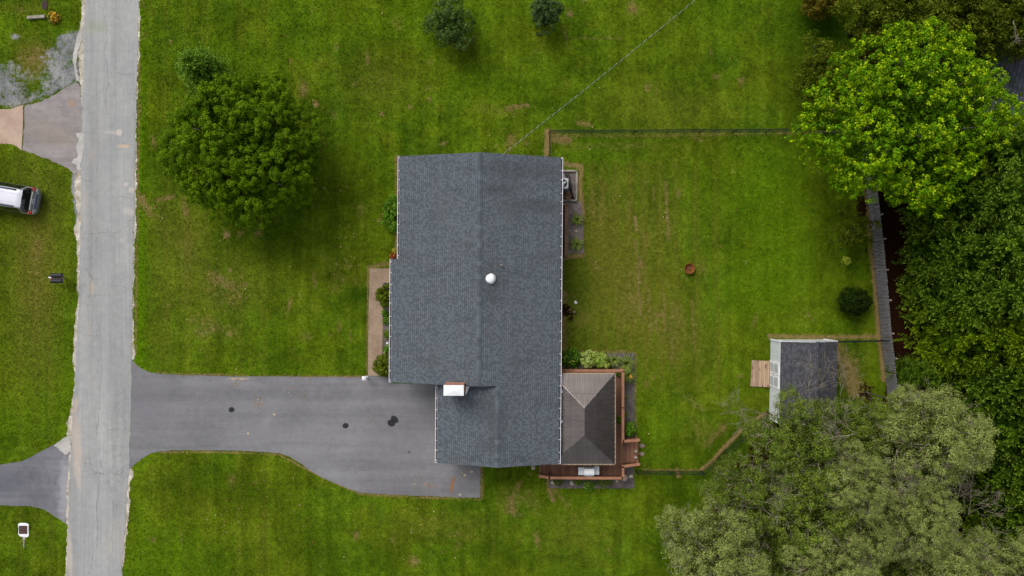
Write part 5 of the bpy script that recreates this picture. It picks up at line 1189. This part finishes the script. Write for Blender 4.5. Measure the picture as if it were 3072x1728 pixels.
for k, (px, py, hc, r_, lb) in enumerate(((2655, 20, 5.5, 2.9, 'dark woodland tree at the top edge, right of the rusty shrub'), (2790, 90, 5.5, 3.0, 'dark woodland tree directly north of the bright maple'), (2905, -20, 7, 3.1, 'dark woodland tree at the top edge, second from the corner'), (3050, 20, 7.5, 3.0, 'dark woodland tree filling the north east corner'), (2870, 165, 3.5, 1.9, 'low dark tree between the bright maple and the light feathery tree'))):
    plant('woodland_tree', lb, 'tree', px, py, hc, 0, lambda: crown('crown', LM_DARK, 20, (3., 3., 2.8), 36, .95, 12, .4, 44, .16, low=-.45, ragged=.16, tipf=.12, gap=.1), scale=r_/3., rz=k*1.3, trunk_r=.2, key='dark', **wood_kw)
plant('feathery_tree', 'light green feathery tree in the gap above the neighbour roof', 'tree', 2945, 128, 5.2, 0, lambda: crown('crown', leafmat('feathery_leaves', (.05, .09, .006), (.12, .19, .015), (.2, .26, .03)), 22, (1.8, 1.5, 1.8), 18, .6, 11, .32, 40, .15, ragged=.2, tipf=.1), trunk_r=.14)
plant('brown_tree', 'sparse brownish green tree at the right edge above the neighbour roof', 'tree', 3062, 130, 4.5, 0, lambda: crown('crown', LM_RUST, 23, (1.3, 1.2, 1.3), 18, .6, 9, .3, 36, .13, ragged=.2, gap=.2), trunk_r=.12)
plant('cedar_bush', 'dull green bush between the bright maple and the neighbour roof', 'bush', 3022, 285, 2.6, 0, lambda: crown('foliage', LM_OAK, 24, (.95, 1.1, 1.0), 14, .4, 9, .3, 36, .14, ragged=.15), trunk_r=.12)
# row of tall cypresses: three meshes shared by the row
cyp = [cypress('crown', LM_CYP, 31, 3.1, 11.5, 330, 170), cypress('crown', LM_CYP2, 32, 3.2, 11.0, 330, 170), cypress('crown', LM_CYP, 33, 2.9, 12.0, 330, 170)]
ctr = trunk_mb(9, .22, [], 5)
rows = [(2795, 520, 0, .92, 'first'), (2783, 640, 2, .95, 'second'), (2783, 765, 0, .98, 'third'), (2800, 885, 2, 1.0, 'fourth'), (2825, 1000, 1, .98, 'fifth'), (2868, 1115, 2, 1.0, 'sixth'), (2880, 1235, 0, 1.0, 'seventh'), (2895, 1360, 2, .95, 'eighth'), (2935, 1480, 0, .98, 'ninth'), (2960, 1600, 1, .95, 'tenth')]
tm = None
for k, (px, py, v_, s_, nth) in enumerate(rows):
    c = P(px, py); t = thing('cypress_tree', f'tall dark cypress in the row behind the wooden fence, {nth} from the bright maple', 'tree', (c.x, c.y, 0), k*1.7, 'tall cypresses in a row behind the wooden fence'); t.scale = (s_, s_, s_)
    o = bpy.data.objects.new('crown', cyp[v_]); C.objects.link(o); o.parent = t
    if tm is None: o2 = ctr.build('trunk', BARK, t, world=False); tm = o2.data
    else: o2 = bpy.data.objects.new('trunk', tm); C.objects.link(o2); o2.parent = t
for k, (px, py, v_, s_) in enumerate(((2990, 430, 1, .75), (2985, 560, 1, .85), (2990, 700, 0, .95), (2995, 830, 1, .9), (3000, 960, 1, .95), (3010, 1090, 1, 1.), (3020, 1220, 2, .95), (3040, 1350, 0, .95), (3060, 1490, 1, .9), (2752, 1330, 0, .6), (2700, 1115, 2, .42))):
    c = P(px, py); back = k < 9
    lb = f'tall cypress of the rear row at the right edge, {["first","second","third","fourth","fifth","sixth","seventh","eighth","ninth"][k]} from the top' if back else ('shorter dark cypress behind the grey green trees, right of the shed' if k == 9 else 'small dark cypress at the south end of the wooden fence')
    t = thing('cypress_tree', lb, 'tree', (c.x, c.y, 0), k*2.1+.5, 'tall cypresses of the rear row' if back else None); t.scale = (s_, s_, s_)
    o = bpy.data.objects.new('crown', cyp[v_]); C.objects.link(o); o.parent = t; o2 = bpy.data.objects.new('trunk', tm); C.objects.link(o2); o2.parent = t
# grey green trees at the south east
def ol(key, mat, seed):
    return lambda: crown('crown', mat, seed, (3.4, 3.4, 3.5), 15, 1.15, 38, .31, 70, .092, asp=.55, low=-.3, ragged=.2, tipf=.1, gap=.04)
def twig_mesh(seed, n, Rr):
    rg = np.random.default_rng(seed); m = MB(); d_ = rdirs(n, rg); d_[:, 2] = np.abs(d_[:, 2])*.9+.05; d_ = nrm(d_)
    for k in range(n):
        p = Vector(d_[k]*Rr*rg.uniform(.72, 1.0)); q = (Vector(d_[k])+Vector(rdirs(1, rg)[0])*.9).normalized(); L = rg.uniform(.3, .8)
        a = p-q*L/2; mid = p+Vector(rdirs(1, rg)[0])*.06; e = p+q*L/2; m.tube([a, mid, e], [.011, .008, .004], 3, cap=False)
        for j in range(2): e2 = mid+(q+Vector(rdirs(1, rg)[0])*.9).normalized()*L*.4; m.tube([mid, e2], [.007, .003], 3, cap=False)
    return m
TW = None
gtw = 'grey green trees at the south east corner'
spec = [(2392, 1330, 7, 3.0, 'a', 'dull green tree overhanging the south end of the shed'), (2560, 1285, 7, 2.3, 'a', 'smaller dull green tree right of the shed'), (2775, 1310, 8.5, 3.3, 'b', 'pale grey green tree nearest the tall cypresses'), (2718, 1212, 6, 1.35, 'b', 'sparse pale green treetop beside the end of the wooden fence'),
        (2238, 1482, 6.3, 2.6, 'a', 'dull green tree at the bend of the black chain link fence'), (2140, 1640, 7.6, 3.1, 'b', 'pale grey green tree at the bottom edge nearest the lawn'), (2440, 1500, 6.9, 3.2, 'a', 'dull green tree in the middle of the south east grove'), (2560, 1450, 9.2, 2.1, 'b', 'pale treetop standing above the middle of the grove'),
        (2650, 1400, 5.2, 2.4, 'a', 'dull green tree between the pale tree by the cypresses and the shed tree'), (2735, 1545, 8.8, 2.5, 'b', 'pale grey green tree in the grove, south of the one by the cypresses'), (2300, 1640, 5.0, 2.5, 'a', 'dull green tree at the bottom edge, second from the lawn'), (2490, 1690, 8.6, 2.4, 'b', 'pale grey green tree at the bottom edge in the middle of the grove'),
        (2650, 1690, 5.4, 2.5, 'a', 'dull green tree at the bottom edge right of the middle'), (2835, 1710, 8.5, 2.7, 'b', 'pale grey green tree at the bottom edge, second from the right corner'), (3035, 1720, 8, 2.8, 'b', 'pale grey green tree filling the bottom right corner'), (2040, 1600, 3.5, 1.4, 'a', 'low dull green tree at the lawn side of the grove'), (2585, 1585, 7.5, 2.3, 'b', 'small pale tree enclosed by the grove')]
for k, (px, py, hc, r_, v_, lb) in enumerate(spec):
    t = plant('deciduous_tree', lb, 'tree', px, py, hc, 0, ol(v_, LM_OLIVE if v_ == 'a' else LM_OLIVE2, 41 if v_ == 'a' else 42), gtw, scale=r_/3.1, rz=k*1.9, sz=1.05, trunk_r=.14 if r_ > 2 else .07, key='ol'+v_)
    if TW is None: o = twig_mesh(5, 330, 3.3).build('twigs', TWIG, t, world=False); TW = o.data
    else: o = bpy.data.objects.new('twigs', TW); C.objects.link(o); o.parent = t
    o.location = (0, 0, hc); o.scale = (r_/3.1,)*3
# bare branches
rg = random.Random(77)
def dead(label, px, py, h, d_, L, r, depth, n=3, name='dead_branch', seed=1):
    rr = random.Random(seed); m = MB(); a = P(px, py, h)
    for k in range(n): branches(m, a, Vector(d_)+Vector((rr.uniform(-.5, .5), rr.uniform(-.5, .5), rr.uniform(-.2, .2))), L*rr.uniform(.7, 1.1), r, depth, rr)
    o = m.build(name, TWIG, smooth=True); return tag(o, label, 'branch', 'bare branches of the grove')
dead('pale bare branches spreading over the shed roof', 2445, 1240, 5.4, (.1, .9, .1), 2.2, .05, 3, 2, seed=4)
dead('reddish bare branches beside the east side of the shed', 2520, 1190, 4.6, (.35, .9, .1), 1.9, .04, 3, 3, seed=6)
dead('grey bare branches at the west edge of the tree over the shed', 2300, 1245, 4.5, (-1, .35, .1), 1.7, .035, 3, 3, seed=8)
dead('bare branches on top of the small tree right of the shed', 2570, 1300, 9.6, (-.6, -.3, .1), 1.7, .04, 3, 3, seed=12)
dead('bleached bare branches in the middle of the grove', 2330, 1560, 8.4, (-.3, .7, .2), 1.8, .035, 3, 4, seed=14)
dead('thin bare branches at the gap beside the lower cypresses', 2905, 1545, 9., (.2, .8, .2), 1.6, .03, 3, 3, seed=16)
dead('bare branches on the pale tree nearest the cypresses', 2690, 1350, 10.2, (.4, -.7, .1), 1.8, .035, 3, 3, seed=18)
dead('pale bare branches in the dark trees at the top right corner', 3040, 60, 9.5, (-.3, -.9, .0), 1.1, .03, 2, 2, seed=20)
# ================================================================ GARDEN PLANTS
def bushy(name, label, px, py, r, h, mat, seed, key=None, L=.1, group=None):
    return plant(name, label, 'shrub', px, py, h*.55, 0, lambda: crown('foliage', mat, seed, (r, r, h*.5), 16, r*.38, 9, r*.2, 42, L, low=-.4, ragged=.08), group, trunk_r=.04, key=key)
bushy('boxwood', 'round clipped boxwood at the north end of the front bed', 1163, 889, .82, 1.3, LM_BOX, 51); bushy('boxwood', 'round clipped boxwood at the south end of the front bed by the driveway', 1156, 1097, .80, 1.2, LM_BOX, 52)
tuft('bedding_plant', 'small green plant just south of the north boxwood', 'plant', 1154, 940, .28, .4, LM_HOST, 150, .12); tuft('bedding_plant', 'low green plant in the middle of the front bed', 'plant', 1160, 963, .38, .45, LM_HOST, 190, .12)
tuft('bedding_plant', 'green plant south of the middle of the front bed', 'plant', 1162, 1003, .34, .45, LM_OAK, 170, .11); tuft('bedding_plant', 'leafy plant north of the south boxwood', 'plant', 1160, 1050, .36, .45, LM_HOST, 180, .12)
plant('house_shrub', 'loose green shrub against the west wall under the eave', 'shrub', 1184, 645, .8, 0, lambda: crown('foliage', LM_HOST, 53, (.85, 1.25, .8), 18, .4, 9, .2, 44, .11, low=-.3, ragged=.15), trunk_r=.05)
tuft('flower_clump', 'yellow flowering plant under the west eave', 'flowers', 1184, 752, .24, .5, leafmat('yellow_bloom', (.3, .3, .03), (.6, .45, .05), (.7, .6, .1)), 90, .08); tuft('red_shrub', 'small red leaved shrub beside the jog in the west eave', 'shrub', 1179, 767, .32, .5, LM_RED, 170, .09)
tuft('hosta', 'broad leaved green plant between the house and the variegated shrub', 'plant', 1716, 1078, .85, .7, LM_HOST, 260, .3, asp=.38, tipf=.1)
plant('variegated_shrub', 'bright variegated shrub north of the gazebo, the larger one', 'shrub', 1768, 1077, .6, 0, lambda: crown('foliage', LM_VAR, 54, (.62, .62, .55), 14, .26, 9, .15, 40, .1, low=-.3, tipf=.35), trunk_r=.04)
plant('variegated_shrub', 'bright variegated shrub north of the gazebo, the smaller one beside the strap leaved plants', 'shrub', 1801, 1083, .55, 0, lambda: crown('foliage', LM_VAR, 55, (.56, .5, .5), 12, .24, 9, .15, 40, .1, low=-.3, tipf=.15), trunk_r=.04)
blades('daylily', 'strap leaved plant right of the variegated shrubs', 'plant', 1842, 1081, 0.65, .45, LM_LILY, 80); blades('daylily', 'strap leaved plant in the north east corner of the mulch bed', 'plant', 1880, 1092, 0.81, .55, LM_LILY, 110)
blades('daylily', 'strap leaved plant with one orange flower east of the gazebo', 'plant', 1885, 1127, 0.72, .5, LM_LILY, 100, flower=plain('orange_petal', (.85, .3, .01), (.8, .25, .01), bump=0))
tuft('bedding_plant', 'low dark plant at the foot of the strap leaved plants', 'plant', 1830, 1100, .35, .3, LM_BLUE, 120, .12)
blades('daylily', 'grassy clump in the brown bed, the northern one', 'plant', 1731, 660, 0.55, .45, LM_LILY, 100, .05, group='grassy clumps in the brown bed'); blades('daylily', 'grassy clump in the brown bed, the southern one', 'plant', 1731, 733, 0.65, .45, LM_LILY, 120, .05, group='grassy clumps in the brown bed')
blades('dry_grass', 'pale dry grass tuft at the south end of the plank wall', 'plant', 1698, 760, .3, .4, leafmat('straw', (.25, .18, .1), (.5, .38, .22), (.5, .4, .25)), 60, .02)
tuft('red_shrub', 'dark red plant under the eave north of the round brown pot', 'plant', 1693, 582, .3, .5, leafmat('dark_red_leaves', (.06, .02, .015), (.14, .05, .03), (.1, .14, .03)), 150, .09)
tuft('bedding_plant', 'small pale plant in the mulch east of the deck', 'plant', 1880, 1191, .14, .2, LM_VAR, 60, .08); tuft('bedding_plant', 'sparse light plant against the east railing', 'plant', 1877, 1243, .25, .3, LM_LILY, 80, .09)
plant('bedding_shrub', 'small green shrub in the mulch beside the deck landing', 'shrub', 1888, 1289, .45, 0, lambda: crown('foliage', LM_HOST, 56, (.4, .5, .4), 10, .18, 8, .12, 36, .08, low=-.3), trunk_r=.03)
tuft('potted_plant', 'dark green plant on the deck against the east railing', 'plant', 1859, 1260, .3, .6, LM_OAK, 200, .1, z0=DZ); tuft('potted_plant', 'small potted plant at the north east corner of the gazebo', 'plant', 1855, 1124, .16, .35, LM_HOST, 90, .1, z0=DZ)
tuft('bedding_plant', 'yellow green plant in the west part of the bed south of the deck', 'plant', 1674, 1445, .42, .35, LM_BOX, 190, .1); tuft('bedding_plant', 'green shrub spilling over the bed edge south of the grill', 'shrub', 1769, 1459, .55, .5, LM_HOST, 300, .11); tuft('bedding_plant', 'wide dark green plant in the bed at the south railing', 'plant', 1815, 1445, .65, .4, LM_OAK, 320, .1)
tuft('bedding_plant', 'low green plant between the stones of the south bed', 'plant', 1735, 1446, .3, .3, LM_OAK, 120, .1)
# ================================================================ GRASS BLADES (nobody could count them)
def grass():
    rg = np.random.default_rng(99); N_ = 420000
    px = rg.uniform(-20, 2760, N_); py = rg.uniform(-20, 1750, N_)
    ok = np.ones(N_, bool)
    rl = np.interp(py, [p[1] for p in ROAD_L], [p[0] for p in ROAD_L]); rr_ = np.interp(py, [p[1] for p in ROAD_R], [p[0] for p in ROAD_R])
    wlv = np.array([wl(y) for y in range(-60, 1801)])[(py+60).astype(int)]; wrv = np.array([wr(y) for y in range(-60, 1801)])[(py+60).astype(int)]
    ok &= ~((px > rl-wlv*.9+rg.normal(0, 1.5, N_)) & (px < rr_+wrv+rg.normal(0, 1.5, N_)))
    for poly in (DRV, NDRV, APR, PAD, BED, [(1109, 805), (1195, 805), (1195, 1128), (1104, 1128)], [(1647, 1400), (1903, 1394), (1902, 1465), (1647, 1465)], [(1860, 1320), (1915, 1320), (1915, 1395), (1860, 1395)],
                 [(1670, 510), (1732, 510), (1752, 604), (1752, 762), (1670, 764)], [(1200, 480), (1680, 480), (1672, 1380), (1320, 1378), (1320, 1150), (1180, 1140), (1180, 780), (1200, 780)],
                 [(1660, 1108), (1870, 1110), (1870, 1430), (1617, 1430), (1617, 1380)], [(2254, 1080), (2310, 1080), (2310, 1160), (2251, 1160)], [(2310, 1018), (2475, 1022), (2470, 1240), (2305, 1240)], [(54, 1567), (88, 1567), (88, 1612), (54, 1612)]):
        ok &= ~inside(px, py, poly)
    mk = masks(px, py); ok &= (rg.random(N_) > mk['soil']*1.5) & (rg.random(N_) > mk['gravel']*1.35)
    px, py = px[ok], py[ok]; n = len(px); mk = {k_: v_[ok] for k_, v_ in mk.items()}
    x = (px-1536)*k0; y = (864-py)*k0; a = rg.uniform(0, 6.283, n); h = rg.uniform(.035, .085, n)*(1+.3*mk['lush_or_shade']); w = rg.uniform(.02, .045, n); le = rg.uniform(.02, .09, n); la = rg.uniform(0, 6.283, n)
    v = np.zeros((n, 3, 3)); v[:, 0] = np.stack([x-np.cos(a)*w, y-np.sin(a)*w, np.zeros(n)+.002], 1); v[:, 1] = np.stack([x+np.cos(a)*w, y+np.sin(a)*w, np.zeros(n)+.002], 1); v[:, 2] = np.stack([x+np.cos(la)*le, y+np.sin(la)*le, h], 1)
    me = bpy.data.meshes.new('grass'); me.vertices.add(3*n); me.vertices.foreach_set('co', v.astype(np.float32).ravel()); me.loops.add(3*n); me.loops.foreach_set('vertex_index', np.arange(3*n, dtype=np.int32))
    me.polygons.add(n); me.polygons.foreach_set('loop_start', np.arange(0, 3*n, 3, dtype=np.int32))
    mk['tone'] = rg.random(n)
    for k_, v_ in mk.items(): at = me.attributes.new(k_, 'FLOAT', 'FACE'); at.data.foreach_set('value', v_.astype(np.float32))
    me.materials.append(BLADE); me.update(calc_edges=True); me.validate()
    o = bpy.data.objects.new('grass', me); C.objects.link(o); tag(o, 'short mown green grass with dry patches covering the lawns', 'grass', kind='stuff')
grass()
def litter():
    rg = np.random.default_rng(17); pts = []
    cl = [(680, 705, 16), (1140, 660, 14), (948, 312, 12), (1145, 345, 12), (1040, 700, 30), (640, 840, 40), (690, 870, 50), (560, 990, 60), (1060, 800, 30), (1390, 1420, 40), (1290, 1470, 60), (715, 1136, 40), (780, 1212, 14), (1540, 330, 30), (1750, 375, 26), (1905, 840, 18),
          (2000, 640, 12), (1540, 1510, 30), (1280, 1560, 90), (860, 1560, 120), (680, 1560, 60), (1000, 560, 60), (880, 1150, 60), (1310, 560, 20), (1640, 480, 20), (2064, 815, 20), (1930, 1000, 70), (1880, 1330, 30), (470, 620, 30), (430, 590, 12), (1710, 930, 14)]
    for cx, cy, r_ in cl:
        n = int(6+r_*.22); pts.append(np.stack([rg.normal(cx, r_*.6, n), rg.normal(cy, r_*.6, n)], 1))
    pts.append(np.stack([rg.uniform(420, 2300, 150), rg.uniform(0, 1700, 150)], 1)); q = np.concatenate(pts)
    q = q[~inside(q[:, 0], q[:, 1], [(1165, 465), (1690, 465), (1690, 1400), (1305, 1400), (1305, 1165), (1165, 1155)])]
    n = len(q); p = np.stack([(q[:, 0]-1536)*k0, (864-q[:, 1])*k0, np.full(n, .07)+rg.uniform(0, .02, n)], 1)
    N = nrm(np.array([0, 0, 1.])+rdirs(n, rg)*.35); D = nrm(np.cross(N, rdirs(n, rg))); L = rg.uniform(.06, .13, n)
    me = leaf_mesh('fallen_leaves', p, D, N, L, L*.7, rg.random(n), (rg.random(n) < .2)*1., leafmat('dry_leaves', (.22, .12, .04), (.4, .27, .11), (.5, .38, .2), .05))
    o = bpy.data.objects.new('fallen_leaves', me); C.objects.link(o); tag(o, 'small dry tan leaves scattered over the lawns and the driveway', 'leaves', kind='stuff')
litter()
